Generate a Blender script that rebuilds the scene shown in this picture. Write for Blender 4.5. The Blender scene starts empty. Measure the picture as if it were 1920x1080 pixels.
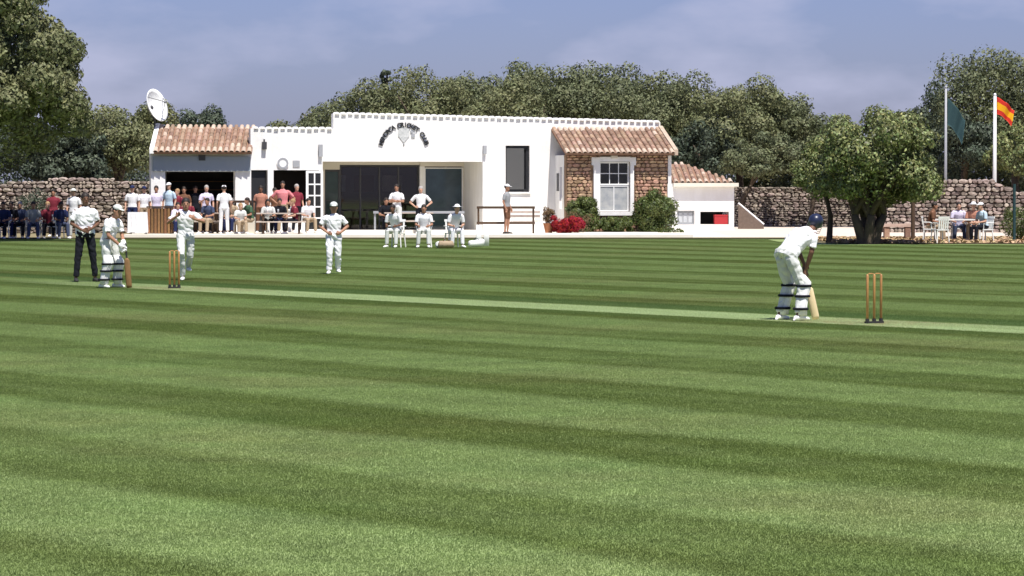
import bpy, math, random
import numpy as np
from mathutils import Vector, Matrix

random.seed(7)
rng = np.random.default_rng(7)
scene = bpy.context.scene
COL = scene.collection
PI = math.pi

# ------------------------------------------------------------------ camera
F = 6567.0                                   # focal length in pixels of a 1920 px wide picture
PITCH = math.atan(200.0 / F)
CAMZ = 2.05
cam_data = bpy.data.cameras.new('camera')
cam_data.sensor_width = 36.0
cam_data.lens = F / 1920.0 * 36.0
cam_data.clip_start = 0.5
cam_data.clip_end = 6000.0
cam = bpy.data.objects.new('camera', cam_data)
cam.location = (0, 0, CAMZ)
cam.rotation_euler = (PI / 2 - PITCH, 0, 0)
COL.objects.link(cam)
scene.camera = cam

# ------------------------------------------------------------------ light
SUN_EL = math.radians(64)
SUN_AZ = math.radians(157)                   # clockwise from +Y
world = bpy.data.worlds.new('World')
scene.world = world
world.use_nodes = True
nt = world.node_tree
nt.nodes.clear()
n_out = nt.nodes.new('ShaderNodeOutputWorld')
n_bg = nt.nodes.new('ShaderNodeBackground')
n_sky = nt.nodes.new('ShaderNodeTexSky')
n_sky.sky_type = 'NISHITA'
n_sky.sun_disc = False
n_sky.sun_elevation = SUN_EL
n_sky.sun_rotation = SUN_AZ
n_sky.air_density = 1.0
n_sky.dust_density = 0.6
n_sky.ozone_density = 3.0
n_co = nt.nodes.new('ShaderNodeTexCoord')
n_map = nt.nodes.new('ShaderNodeMapping')
n_map.inputs['Scale'].default_value = (10, 10, 24)
n_map.inputs['Location'].default_value = (0.35, 0.0, 0.2)
n_noise = nt.nodes.new('ShaderNodeTexNoise')
n_noise.inputs['Scale'].default_value = 1.6
n_noise.inputs['Detail'].default_value = 5
n_noise.inputs['Roughness'].default_value = 0.5
n_ramp = nt.nodes.new('ShaderNodeValToRGB')
n_ramp.color_ramp.elements[0].position = 0.47
n_ramp.color_ramp.elements[0].color = (0, 0, 0, 1)
n_ramp.color_ramp.elements[1].position = 0.66
n_ramp.color_ramp.elements[1].color = (0.62, 0.62, 0.62, 1)
n_tint = nt.nodes.new('ShaderNodeMix'); n_tint.data_type = 'RGBA'; n_tint.blend_type = 'MULTIPLY'
n_tint.inputs[0].default_value = 1.0
n_tint.inputs[7].default_value = (0.59, 0.61, 1.01, 1)
n_mix = nt.nodes.new('ShaderNodeMix'); n_mix.data_type = 'RGBA'
n_mix.inputs[7].default_value = (5.2, 5.4, 7.3, 1)
L = nt.links.new
L(n_co.outputs['Generated'], n_map.inputs['Vector'])
L(n_map.outputs[0], n_noise.inputs['Vector'])
L(n_noise.outputs['Fac'], n_ramp.inputs['Fac'])
L(n_sky.outputs[0], n_tint.inputs[6])
L(n_tint.outputs[2], n_mix.inputs[6])
L(n_ramp.outputs['Color'], n_mix.inputs[0])
L(n_mix.outputs[2], n_bg.inputs['Color'])
n_bg.inputs['Strength'].default_value = 0.07
L(n_bg.outputs[0], n_out.inputs['Surface'])

sun_d = bpy.data.lights.new('sun', 'SUN')
sun_d.energy = 5.0
sun_d.angle = math.radians(0.55)
sun_d.color = (1.0, 0.955, 0.89)
sun = bpy.data.objects.new('sun', sun_d)
S = Vector((math.sin(SUN_AZ) * math.cos(SUN_EL), math.cos(SUN_AZ) * math.cos(SUN_EL), math.sin(SUN_EL)))
sun.rotation_euler = S.to_track_quat('Z', 'Y').to_euler()
sun.location = (30, -20, 60)
COL.objects.link(sun)

vs = scene.view_settings
vs.view_transform = 'Standard'
vs.look = 'None'
vs.exposure = 0.55
vs.gamma = 1.0
vs.use_curve_mapping = False
scene.cycles.max_bounces = 6
scene.cycles.transparent_max_bounces = 6

# ------------------------------------------------------------------ pixel helpers (surveying the photograph)
FW = Vector((0, math.cos(PITCH), -math.sin(PITCH)))
UP = Vector((0, math.sin(PITCH), math.cos(PITCH)))
def ray(px, py):
    return FW + Vector((1, 0, 0)) * ((px - 960) / F) + UP * ((540 - py) / F)
def at(px, py, Y):
    d = ray(px, py); return Vector((0, 0, CAMZ)) + d * (Y / d.y)
def X_at(px, Y):
    return at(px, 340, Y).x
def Z_at(py, Y):
    return at(960, py, Y).z
def ground(px, py, z=0.0):
    d = ray(px, py); return Vector((0, 0, CAMZ)) + d * ((z - CAMZ) / d.z)

# ------------------------------------------------------------------ materials
MATS = {}
def mat(name, color, rough=0.8, spec=0.3, vary=0.0, noise=0.0, nscale=6.0, color2=None, bump=0.0, bscale=30.0,
        metallic=0.0, island=False, transl=0.0, objrand=0.0, mapping=None):
    m = bpy.data.materials.new(name); m.use_nodes = True
    t = m.node_tree; t.nodes.clear()
    out = t.nodes.new('ShaderNodeOutputMaterial')
    p = t.nodes.new('ShaderNodeBsdfPrincipled')
    p.inputs['Roughness'].default_value = rough
    p.inputs['Specular IOR Level'].default_value = spec
    p.inputs['Metallic'].default_value = metallic
    c1 = (*color, 1)
    c2 = (*(color2 if color2 else [c * 0.6 for c in color]), 1)
    src = None
    geo = t.nodes.new('ShaderNodeNewGeometry')
    if noise > 0 or color2:
        ns = t.nodes.new('ShaderNodeTexNoise'); ns.inputs['Scale'].default_value = nscale
        ns.inputs['Detail'].default_value = 6; ns.inputs['Roughness'].default_value = 0.62
        if mapping:
            mp = t.nodes.new('ShaderNodeMapping'); mp.inputs['Scale'].default_value = mapping
            t.links.new(geo.outputs['Position'], mp.inputs['Vector']); t.links.new(mp.outputs[0], ns.inputs['Vector'])
        else:
            t.links.new(geo.outputs['Position'], ns.inputs['Vector'])
        cr = t.nodes.new('ShaderNodeMapRange')
        cr.inputs['From Min'].default_value = 0.32; cr.inputs['From Max'].default_value = 0.68
        cr.inputs['To Max'].default_value = noise if noise > 0 else 1.0
        t.links.new(ns.outputs['Fac'], cr.inputs['Value'])
        mx = t.nodes.new('ShaderNodeMix'); mx.data_type = 'RGBA'
        mx.inputs[6].default_value = c1; mx.inputs[7].default_value = c2
        t.links.new(cr.outputs[0], mx.inputs[0]); src = mx.outputs[2]
    if vary > 0:
        hs = t.nodes.new('ShaderNodeHueSaturation')
        rnd = geo.outputs['Random Per Island'] if island else None
        if not island:
            oi = t.nodes.new('ShaderNodeObjectInfo'); rnd = oi.outputs['Random']
        mr = t.nodes.new('ShaderNodeMapRange'); mr.inputs['To Min'].default_value = 1 - vary; mr.inputs['To Max'].default_value = 1 + vary
        t.links.new(rnd, mr.inputs['Value']); t.links.new(mr.outputs[0], hs.inputs['Value'])
        ml = t.nodes.new('ShaderNodeMath'); ml.operation = 'MULTIPLY'; ml.inputs[1].default_value = 7.13
        fr = t.nodes.new('ShaderNodeMath'); fr.operation = 'FRACT'
        mh = t.nodes.new('ShaderNodeMapRange'); mh.inputs['To Min'].default_value = 0.5 - vary * 0.05; mh.inputs['To Max'].default_value = 0.5 + vary * 0.05
        t.links.new(rnd, ml.inputs[0]); t.links.new(ml.outputs[0], fr.inputs[0]); t.links.new(fr.outputs[0], mh.inputs['Value'])
        t.links.new(mh.outputs[0], hs.inputs['Hue'])
        if src: t.links.new(src, hs.inputs['Color'])
        else: hs.inputs['Color'].default_value = c1
        src = hs.outputs[0]
    if src: t.links.new(src, p.inputs['Base Color'])
    else: p.inputs['Base Color'].default_value = c1
    if bump > 0:
        bn = t.nodes.new('ShaderNodeTexNoise'); bn.inputs['Scale'].default_value = bscale; bn.inputs['Detail'].default_value = 4
        t.links.new(geo.outputs['Position'], bn.inputs['Vector'])
        bp = t.nodes.new('ShaderNodeBump'); bp.inputs['Strength'].default_value = bump; bp.inputs['Distance'].default_value = 0.02
        t.links.new(bn.outputs['Fac'], bp.inputs['Height']); t.links.new(bp.outputs[0], p.inputs['Normal'])
    if transl > 0:
        tr = t.nodes.new('ShaderNodeBsdfTranslucent')
        if src: t.links.new(src, tr.inputs['Color'])
        else: tr.inputs['Color'].default_value = c1
        ms = t.nodes.new('ShaderNodeMixShader'); ms.inputs[0].default_value = transl
        t.links.new(p.outputs[0], ms.inputs[1]); t.links.new(tr.outputs[0], ms.inputs[2])
        t.links.new(ms.outputs[0], out.inputs['Surface'])
    else:
        t.links.new(p.outputs[0], out.inputs['Surface'])
    m.diffuse_color = c1
    MATS[name] = m
    return m

# mown turf: light off leaning blades painted into the colour as stripes parallel to the pitch; u is the distance across them
PD = Vector((-0.578, 0.816, 0)); PN = Vector((0.816, 0.578, 0))
U_PITCH0, U_PITCH1 = 32.75, 34.35
def turf_material(name, blades):
    m = bpy.data.materials.new(name); m.use_nodes = True
    t = m.node_tree; t.nodes.clear(); lk = t.links.new
    def N(k, **kw):
        n = t.nodes.new(k)
        for a, b in kw.items(): setattr(n, a, b)
        return n
    def math_(op, a, b=None, c=None, clamp=False):
        n = N('ShaderNodeMath', operation=op, use_clamp=clamp)
        for i, v in enumerate((a, b, c)):
            if v is None: continue
            if isinstance(v, (int, float)): n.inputs[i].default_value = v
            else: lk(v, n.inputs[i])
        return n.outputs[0]
    def maprange(v, a, b, c=0.0, d=1.0, smooth=False):
        n = N('ShaderNodeMapRange')
        if smooth: n.interpolation_type = 'SMOOTHSTEP'
        for i, x in zip((1, 2, 3, 4), (a, b, c, d)): n.inputs[i].default_value = x
        lk(v, n.inputs[0]); return n.outputs[0]
    def mix(f, a, b, blend='MIX'):
        n = N('ShaderNodeMix', data_type='RGBA', blend_type=blend)
        if isinstance(f, (int, float)): n.inputs[0].default_value = f
        else: lk(f, n.inputs[0])
        for i, v in ((6, a), (7, b)):
            if isinstance(v, tuple): n.inputs[i].default_value = (*v, 1)
            else: lk(v, n.inputs[i])
        return n.outputs[2]
    def noise(scale, detail=4, rough=0.55, vec=None):
        n = N('ShaderNodeTexNoise'); n.inputs['Scale'].default_value = scale
        n.inputs['Detail'].default_value = detail; n.inputs['Roughness'].default_value = rough
        lk(vec if vec else pos, n.inputs['Vector']); return n.outputs['Fac']
    geo = N('ShaderNodeNewGeometry'); pos = geo.outputs['Position']
    # rotate into pitch axes: x' across (u), y' along
    vr = N('ShaderNodeVectorMath', operation='DOT_PRODUCT'); lk(pos, vr.inputs[0]); vr.inputs[1].default_value = PN
    va = N('ShaderNodeVectorMath', operation='DOT_PRODUCT'); lk(pos, va.inputs[0]); va.inputs[1].default_value = PD
    u, w = vr.outputs['Value'], va.outputs['Value']
    cmb = N('ShaderNodeCombineXYZ'); lk(u, cmb.inputs[0]); lk(math_('MULTIPLY', w, 0.12), cmb.inputs[1])
    streak = noise(0.55, 4, 0.6, cmb.outputs[0])
    wob = noise(0.16, 2, 0.5)
    uu = math_('ADD', u, math_('MULTIPLY', math_('SUBTRACT', wob, 0.5), 1.1))
    ph = math_('MULTIPLY', math_('SUBTRACT', uu, 12.4), 2 * PI / 4.0)
    cs = math_('COSINE', ph)
    dark = maprange(cs, -0.42, 0.48, 0, 1, True)
    # narrower secondary passes within each stripe
    cs2 = math_('COSINE', math_('MULTIPLY', math_('ADD', uu, 0.35), 2 * PI / 1.33))
    sub = math_('MULTIPLY', maprange(cs2, -0.6, 0.8, -0.5, 0.5), 0.14)
    amp = maprange(streak, 0.3, 0.7, 0.45, 1.0)
    f = math_('ADD', math_('MULTIPLY', dark, amp), math_('ADD', sub, math_('MULTIPLY', math_('SUBTRACT', streak, 0.5), 0.75)), clamp=True)
    light_c = (0.220, 0.290, 0.106); dark_c = (0.126, 0.172, 0.044)
    col = mix(f, light_c, dark_c)
    dry = maprange(noise(0.13, 5, 0.65), 0.50, 0.76, 0, 0.62)
    col = mix(dry, col, mix(f, (0.27, 0.255, 0.115), (0.145, 0.140, 0.045)))
    lush = maprange(noise(0.31, 4, 0.6), 0.54, 0.78, 0, 0.45)
    col = mix(lush, col, mix(f, (0.185, 0.290, 0.096), (0.098, 0.165, 0.038)))
    mott = maprange(noise(1.1, 6, 0.7), 0.28, 0.72, 0.80, 1.20)
    fine = maprange(noise(9, 4, 0.75), 0.25, 0.75, 0.84, 1.16)
    mm = math_('MULTIPLY', mott, fine)
    vm = N('ShaderNodeVectorMath', operation='SCALE'); lk(col, vm.inputs[0]); lk(mm, vm.inputs['Scale'])
    col = vm.outputs[0]
    bare = maprange(noise(1.1, 6, 0.75), 0.68, 0.80, 0, 0.35)
    col = mix(bare, col, (0.36, 0.30, 0.17))
    # pitch strip: closely cut pale turf
    edge = math_('ADD', u, math_('MULTIPLY', math_('SUBTRACT', noise(2.0, 3), 0.5), 0.10))
    inp = math_('MULTIPLY', maprange(edge, U_PITCH0, U_PITCH0 + 0.07), maprange(edge, U_PITCH1 - 0.07, U_PITCH1, 1, 0))
    ends = math_('MULTIPLY', maprange(w, 58.5, 66.0, 1, 0), maprange(w, 25, 26))
    pitchc = mix(maprange(noise(1.3, 5, 0.6, cmb.outputs[0]), 0.3, 0.7), (0.44, 0.53, 0.29), (0.34, 0.41, 0.20))
    wn = math_('MULTIPLY', math_('SUBTRACT', noise(1.7, 5, 0.7), 0.5), 3.0)
    wj = math_('ADD', w, wn)
    sc1 = math_('MULTIPLY', maprange(wj, 36.6, 37.8), maprange(wj, 39.2, 40.6, 1, 0))
    sc2 = math_('MULTIPLY', maprange(wj, 55.6, 57.0), maprange(wj, 59.0, 60.6, 1, 0))
    scuff = math_('MULTIPLY', math_('ADD', sc1, sc2, clamp=True), maprange(noise(3.1, 6, 0.75), 0.42, 0.62, 0, 0.75))
    pitchc = mix(scuff, pitchc, (0.36, 0.29, 0.17))
    halo = math_('MULTIPLY', maprange(u, U_PITCH1, U_PITCH1 + 0.25), maprange(u, U_PITCH1 + 1.2, U_PITCH1 + 1.8, 1, 0))
    col = mix(math_('MULTIPLY', halo, 0.75), col, (0.09, 0.155, 0.045))
    halo2 = math_('MULTIPLY', maprange(u, U_PITCH0 - 0.9, U_PITCH0 - 0.6), maprange(u, U_PITCH0 - 0.1, U_PITCH0, 1, 0))
    col = mix(math_('MULTIPLY', halo2, 0.6), col, (0.11, 0.165, 0.045))
    col = mix(math_('MULTIPLY', inp, ends), col, pitchc)
    if blades:
        hs = N('ShaderNodeHueSaturation')
        lk(maprange(geo.outputs['Random Per Island'], 0, 1, 0.94, 1.07), hs.inputs['Value'])
        lk(col, hs.inputs['Color']); col = hs.outputs[0]
    p = N('ShaderNodeBsdfPrincipled'); p.inputs['Roughness'].default_value = 0.75; p.inputs['Specular IOR Level'].default_value = 0.18
    lk(col, p.inputs['Base Color'])
    out = N('ShaderNodeOutputMaterial')
    if blades:
        tr = N('ShaderNodeBsdfTranslucent'); lk(col, tr.inputs['Color'])
        ms = N('ShaderNodeMixShader'); ms.inputs[0].default_value = 0.46
        lk(p.outputs[0], ms.inputs[1]); lk(tr.outputs[0], ms.inputs[2]); lk(ms.outputs[0], out.inputs['Surface'])
    else:
        lk(p.outputs[0], out.inputs['Surface'])
    return m

M_turf = turf_material('turf_ground', False)
M_blade = turf_material('turf_blades', True)
M_earth = mat('dry_earth', (0.30, 0.235, 0.15), 0.95, 0.1, noise=1.0, color2=(0.13, 0.13, 0.06), nscale=0.8, bump=0.6, bscale=8)
M_path = mat('gravel_path', (0.60, 0.52, 0.44), 0.95, 0.1, noise=0.6, color2=(0.50, 0.42, 0.34), nscale=1.2, bump=0.5, bscale=25)
M_conc = mat('pale_concrete', (0.80, 0.76, 0.66), 0.85, 0.2, noise=0.5, color2=(0.66, 0.60, 0.50), nscale=1.4, bump=0.2, bscale=18)
M_white = mat('limewash', (0.80, 0.795, 0.78), 0.88, 0.2, noise=0.6, color2=(0.66, 0.64, 0.60), nscale=1.5, bump=0.35, bscale=9, mapping=(2.2, 2.2, .55))
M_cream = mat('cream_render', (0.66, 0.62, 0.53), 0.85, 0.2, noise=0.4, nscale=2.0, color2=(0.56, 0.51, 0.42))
M_wpaint = mat('white_paint', (0.80, 0.80, 0.79), 0.45, 0.4, noise=0.2, nscale=9, color2=(0.68, 0.67, 0.63))
M_tile = mat('clay_tile', (0.235, 0.145, 0.100), 0.9, 0.15, vary=0.28, noise=0.9, nscale=5.0, color2=(0.34, 0.245, 0.185), bump=0.3)
M_tileunder = mat('clay_channel', (0.27, 0.16, 0.11), 0.9, 0.15, noise=0.6, nscale=7)
M_tilew = mat('whitewashed_tile', (0.48, 0.40, 0.32), 0.9, 0.2, vary=0.12, noise=0.8, nscale=7, color2=(0.40, 0.28, 0.21))
M_cap = mat('whitewashed_cap', (0.83, 0.82, 0.80), 0.88, 0.2, vary=0.06)
M_stonewarm = mat('warm_sandstone', (0.35, 0.215, 0.14), 0.95, 0.1, vary=0.36, noise=0.8, nscale=9, color2=(0.46, 0.32, 0.22), bump=0.5, bscale=24)
M_mortar = mat('earth_mortar', (0.30, 0.20, 0.13), 0.95, 0.1, noise=0.7, nscale=11)
M_stone = mat('field_stone', (0.36, 0.30, 0.255), 0.95, 0.1, vary=0.5, noise=0.9, nscale=8, color2=(0.22, 0.18, 0.15), bump=0.6, bscale=20)
M_stonecore = mat('wall_core', (0.17, 0.13, 0.105), 0.95, 0.1, noise=0.6, nscale=12)
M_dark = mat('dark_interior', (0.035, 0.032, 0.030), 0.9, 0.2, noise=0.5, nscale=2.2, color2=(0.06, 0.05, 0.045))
M_int = mat('interior_wall', (0.22, 0.19, 0.17), 0.9, 0.2, noise=0.4, nscale=2)
def glassmat(name, col, rough=0.08):
    m = mat(name, col, rough, 0.6, noise=0.7, nscale=1.5, color2=tuple(c * 0.45 for c in col)); return m
M_glass = glassmat('dark_glass', (0.018, 0.018, 0.021))
def clearglass(name, tint, refl=.12):
    m = bpy.data.materials.new(name); m.use_nodes = True; t = m.node_tree; t.nodes.clear()
    o = t.nodes.new('ShaderNodeOutputMaterial'); a = t.nodes.new('ShaderNodeBsdfTransparent'); g = t.nodes.new('ShaderNodeBsdfGlossy'); x = t.nodes.new('ShaderNodeMixShader')
    a.inputs['Color'].default_value = (*tint, 1); g.inputs['Roughness'].default_value = .03; g.inputs['Color'].default_value = (.9, .9, .9, 1); x.inputs[0].default_value = refl
    t.links.new(a.outputs[0], x.inputs[1]); t.links.new(g.outputs[0], x.inputs[2]); t.links.new(x.outputs[0], o.inputs['Surface']); return m
M_clear = clearglass('window_glass', (.62, .62, .64), .055)
M_glassg = glassmat('green_glass', (0.035, 0.06, 0.055))
M_glassb = glassmat('blue_grey_glass', (0.045, 0.075, 0.10), 0.05)
M_black = mat('black_paint', (0.018, 0.018, 0.020), 0.5, 0.4)
M_iron = mat('dark_iron', (0.04, 0.04, 0.045), 0.55, 0.5)
M_grey = mat('grey_paint', (0.33, 0.34, 0.36), 0.55, 0.4, noise=0.2, nscale=10)
M_curtain = mat('pale_curtain', (0.50, 0.52, 0.54), 0.9, 0.1, noise=0.5, nscale=6, color2=(0.3, 0.32, 0.34))
M_wood = mat('dark_wood', (0.085, 0.052, 0.034), 0.7, 0.25, vary=0.2, noise=0.6, nscale=14, mapping=(1, 1, 6))
M_woodmid = mat('brown_wood', (0.22, 0.115, 0.05), 0.7, 0.25, vary=0.25, noise=0.7, nscale=12)
M_woodpale = mat('weathered_wood', (0.50, 0.42, 0.36), 0.8, 0.2, vary=0.15, noise=0.6, nscale=14)
M_varnish = mat('varnished_ash', (0.42, 0.215, 0.075), 0.45, 0.4, vary=0.1, noise=0.4, nscale=25)
M_willow = mat('willow', (0.72, 0.58, 0.36), 0.55, 0.3, noise=0.4, nscale=18, color2=(0.60, 0.46, 0.26))
M_rubber = mat('black_rubber', (0.025, 0.025, 0.025), 0.8, 0.3)
M_navy = mat('navy_shell', (0.012, 0.017, 0.045), 0.35, 0.5)
M_plastic = mat('white_plastic', (0.76, 0.76, 0.73), 0.5, 0.4, noise=0.3, nscale=8, color2=(0.62, 0.61, 0.56))
M_leafolive = mat('olive_leaf', (0.20, 0.205, 0.10), 0.6, 0.3, vary=0.38, noise=1.0, nscale=0.7, color2=(0.125, 0.145, 0.062), island=True, transl=0.22)
M_leafoak = mat('holm_oak_leaf', (0.172, 0.186, 0.088), 0.6, 0.3, vary=0.38, noise=1.0, nscale=0.6, color2=(0.10, 0.12, 0.062), island=True, transl=0.20)
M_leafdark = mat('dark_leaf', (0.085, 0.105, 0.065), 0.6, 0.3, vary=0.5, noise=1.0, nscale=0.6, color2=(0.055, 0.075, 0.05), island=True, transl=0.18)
M_leafbright = mat('carob_leaf', (0.27, 0.29, 0.115), 0.5, 0.4, vary=0.7, noise=1.0, nscale=3.0, color2=(0.09, 0.12, 0.038), island=True, transl=0.25)
M_leafshrub = mat('shrub_leaf', (0.125, 0.150, 0.036), 0.5, 0.4, vary=0.5, noise=1.0, nscale=3.0, color2=(0.055, 0.085, 0.022), island=True, transl=0.22)
M_leafbrown = mat('bronze_leaf', (0.16, 0.105, 0.055), 0.7, 0.3, vary=0.5, island=True, transl=0.2)
M_petal = mat('red_petal', (0.33, 0.012, 0.020), 0.6, 0.3, vary=0.4, island=True, transl=0.25)
M_bark = mat('bark', (0.10, 0.078, 0.058), 0.95, 0.1, noise=0.8, nscale=9, bump=0.8, bscale=16)
M_litter = mat('dry_litter', (0.36, 0.26, 0.15), 0.95, 0.1, vary=0.5, island=True)
M_terracotta = mat('terracotta', (0.42, 0.18, 0.09), 0.85, 0.2, noise=0.4)
M_redcloth = mat('red_paint', (0.42, 0.03, 0.035), 0.5, 0.4, noise=0.3)
M_flagred = mat('flag_red', (0.60, 0.045, 0.03), 0.8, 0.1, transl=0.25)
M_flagyel = mat('flag_yellow', (0.80, 0.42, 0.02), 0.8, 0.1, transl=0.25)
M_flaggreen = mat('flag_teal', (0.035, 0.070, 0.075), 0.85, 0.1, transl=0.15)
M_dish = mat('dish_white', (0.78, 0.79, 0.78), 0.5, 0.3, noise=0.3, nscale=3, color2=(0.58, 0.60, 0.60))
M_skin = mat('skin', (0.50, 0.29, 0.20), 0.6, 0.3)
M_skintan = mat('tanned_skin', (0.34, 0.175, 0.11), 0.6, 0.3)
M_skindark = mat('brown_skin', (0.14, 0.070, 0.042), 0.6, 0.3)
M_hair = mat('dark_hair', (0.022, 0.016, 0.013), 0.6, 0.3)
M_hairgrey = mat('grey_hair', (0.33, 0.31, 0.29), 0.7, 0.3)
M_hairfair = mat('fair_hair', (0.32, 0.20, 0.10), 0.7, 0.3)
M_eye = mat('eye', (0.02, 0.018, 0.016), 0.3, 0.5)
M_lip = mat('lip', (0.30, 0.12, 0.09), 0.6, 0.3)
def cloth(name, c, c2=None): return mat(name, c, 0.92, 0.1, noise=0.5, nscale=9, color2=c2 or tuple(x * 0.82 for x in c), bump=0.5, bscale=14)
C_white = cloth('white_cotton', (0.76, 0.76, 0.77), (0.66, 0.66, 0.68))
C_cream = cloth('cream_flannel', (0.60, 0.61, 0.58), (0.50, 0.52, 0.50))
C_lav = cloth('lavender_cotton', (0.62, 0.58, 0.72))
C_pale = cloth('pale_blue_cotton', (0.46, 0.58, 0.68))
C_black = cloth('black_twill', (0.014, 0.015, 0.020))
C_navy = cloth('navy_cotton', (0.022, 0.03, 0.085))
C_blue = cloth('slate_blue_cotton', (0.06, 0.075, 0.13))
C_pink = cloth('pink_cotton', (0.62, 0.22, 0.23))
C_red = cloth('maroon_cotton', (0.19, 0.03, 0.045))
C_brown = cloth('brown_cotton', (0.15, 0.075, 0.045))
C_salmon = cloth('salmon_cotton', (0.42, 0.20, 0.14))
C_grey = cloth('grey_cotton', (0.27, 0.28, 0.29))
C_khaki = cloth('khaki_cotton', (0.36, 0.28, 0.19))
C_green = cloth('green_cotton', (0.06, 0.12, 0.07))
C_pad = mat('pad_canvas', (0.76, 0.76, 0.74), 0.8, 0.2, noise=0.3, nscale=10)

# ------------------------------------------------------------------ mesh helpers
class MB:
    """collects closed shapes, becomes ONE mesh object"""
    def __init__(s): s.v = []; s.f = []; s.m = []
    def add(s, verts, faces, mi=0):
        o = len(s.v); s.v.extend([tuple(v) for v in verts])
        s.f.extend([tuple(i + o for i in f) for f in faces]); s.m.extend([mi] * len(faces)); return s
    def box(s, c, size, rz=0.0, rx=0.0, ry=0.0, mi=0, jit=0.0):
        M_ = Matrix.Rotation(rz, 3, 'Z') @ Matrix.Rotation(ry, 3, 'Y') @ Matrix.Rotation(rx, 3, 'X')
        vs_ = []
        for dz in (-.5, .5):
            for dy in (-.5, .5):
                for dx in (-.5, .5):
                    p = Vector((dx * size[0], dy * size[1], dz * size[2]))
                    if jit: p += Vector([random.uniform(-jit, jit) * k for k in size])
                    vs_.append(Vector(c) + M_ @ p)
        return s.add(vs_, [(0, 2, 3, 1), (4, 5, 7, 6), (0, 1, 5, 4), (2, 6, 7, 3), (0, 4, 6, 2), (1, 3, 7, 5)], mi)
    def span(s, a, b, mi=0):
        a = Vector(a); b = Vector(b); return s.box((a + b) / 2, [abs(x) for x in (b - a)], mi=mi)
    def loft(s, rings, n=10, mi=0, cap=True):
        vs_ = []; fs = []
        for c, u, w in rings:
            for k in range(n):
                a = 2 * PI * k / n
                vs_.append(Vector(c) + Vector(u) * math.cos(a) + Vector(w) * math.sin(a))
        for i in range(len(rings) - 1):
            for k in range(n):
                k2 = (k + 1) % n
                fs.append((i * n + k, i * n + k2, (i + 1) * n + k2, (i + 1) * n + k))
        if cap:
            fs.append(tuple(reversed(range(n)))); fs.append(tuple(range((len(rings) - 1) * n, len(rings) * n)))
        return s.add(vs_, fs, mi)
    def tube(s, pts, rs, n=8, mi=0, rnd=False):
        """tapered tube along points; rounded ends if rnd"""
        pts = [Vector(p) for p in pts]
        if not hasattr(rs, '__len__'): rs = [rs] * len(pts)
        P = []; R = []; T = []
        for i, p in enumerate(pts):
            t = (pts[min(i + 1, len(pts) - 1)] - pts[max(i - 1, 0)]).normalized()
            if rnd and i == 0:
                for a in (75, 45, 18):
                    a = math.radians(a); P.append(p - t * rs[0] * math.sin(a)); R.append(rs[0] * math.cos(a)); T.append(t)
            P.append(p); R.append(rs[i]); T.append(t)
            if rnd and i == len(pts) - 1:
                for a in (18, 45, 75):
                    a = math.radians(a); P.append(p + t * rs[i] * math.sin(a)); R.append(rs[i] * math.cos(a)); T.append(t)
        rings = []; u = None
        for p, r, t in zip(P, R, T):
            if u is None:
                u = t.cross(Vector((0, 0, 1)) if abs(t.z) < 0.9 else Vector((0, 1, 0))).normalized()
            u = (u - t * u.dot(t)).normalized(); w = t.cross(u)
            rings.append((p, u * r, w * r))
        return s.loft(rings, n, mi)
    def ell(s, c, r, n=10, m=7, R=None, mi=0):
        c = Vector(c); R = R or Matrix.Identity(3)
        rings = []
        for i in range(m):
            a = -PI / 2 + PI * (i + 0.5) / m
            rings.append((c + R @ Vector((0, 0, r[2] * math.sin(a))), R @ Vector((r[0] * math.cos(a), 0, 0)), R @ Vector((0, r[1] * math.cos(a), 0))))
        return s.loft(rings, n, mi)
    def mesh(s, name, mats, smooth=False):
        me = bpy.data.meshes.new(name); me.from_pydata(s.v, [], s.f)
        mats = mats if isinstance(mats, (list, tuple)) else [mats]
        for m in mats: me.materials.append(m)
        if len(mats) > 1: me.polygons.foreach_set('material_index', s.m)
        if smooth: me.polygons.foreach_set('use_smooth', [True] * len(me.polygons))
        me.update(); return me
    def build(s, name, mats, parent=None, smooth=False, **kw):
        return link(name, s.mesh(name, mats, smooth), parent, **kw)

def link(name, me, parent=None, loc=None, rot=None, scale=None, **kw):
    o = bpy.data.objects.new(name, me); COL.objects.link(o)
    if parent: o.parent = parent
    if loc is not None: o.location = loc
    if rot is not None: o.rotation_euler = rot
    if scale is not None: o.scale = scale
    for k, v in kw.items(): o[k] = v
    return o
def thing(name, label, cat, loc=(0, 0, 0), rz=0.0, group=None):
    o = bpy.data.objects.new(name, None); COL.objects.link(o)
    o.empty_display_size = 0.2
    o.location = loc; o.rotation_euler = (0, 0, rz); o['label'] = label; o['category'] = cat
    if group: o['group'] = group
    return o
def copy_tree(o, parent=None):
    c = o.copy(); COL.objects.link(c)
    if parent: c.parent = parent
    for ch in list(o.children): copy_tree(ch, c)
    return c
def np_mesh(name, V, Q, m):
    """quads from numpy arrays"""
    me = bpy.data.meshes.new(name); nv = len(V); nq = len(Q); k = Q.shape[1]
    me.vertices.add(nv); me.vertices.foreach_set('co', V.astype(np.float32).ravel())
    me.loops.add(nq * k); me.loops.foreach_set('vertex_index', Q.astype(np.int32).ravel())
    me.polygons.add(nq); me.polygons.foreach_set('loop_start', np.arange(0, nq * k, k, dtype=np.int32))
    me.polygons.foreach_set('loop_total', np.full(nq, k, dtype=np.int32))
    me.materials.append(m); me.update(calc_edges=True); return me

# ------------------------------------------------------------------ GROUND
def sheet(name, pts, z, m, **kw):
    b = MB(); b.add([(p[0], p[1], z) for p in pts], [tuple(range(len(pts)))]); return b.build(name, m, kind='structure', **kw)
sheet('ground', [(-900, -60), (900, -60), (900, 3500), (-900, 3500)], -0.03, M_earth)
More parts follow.
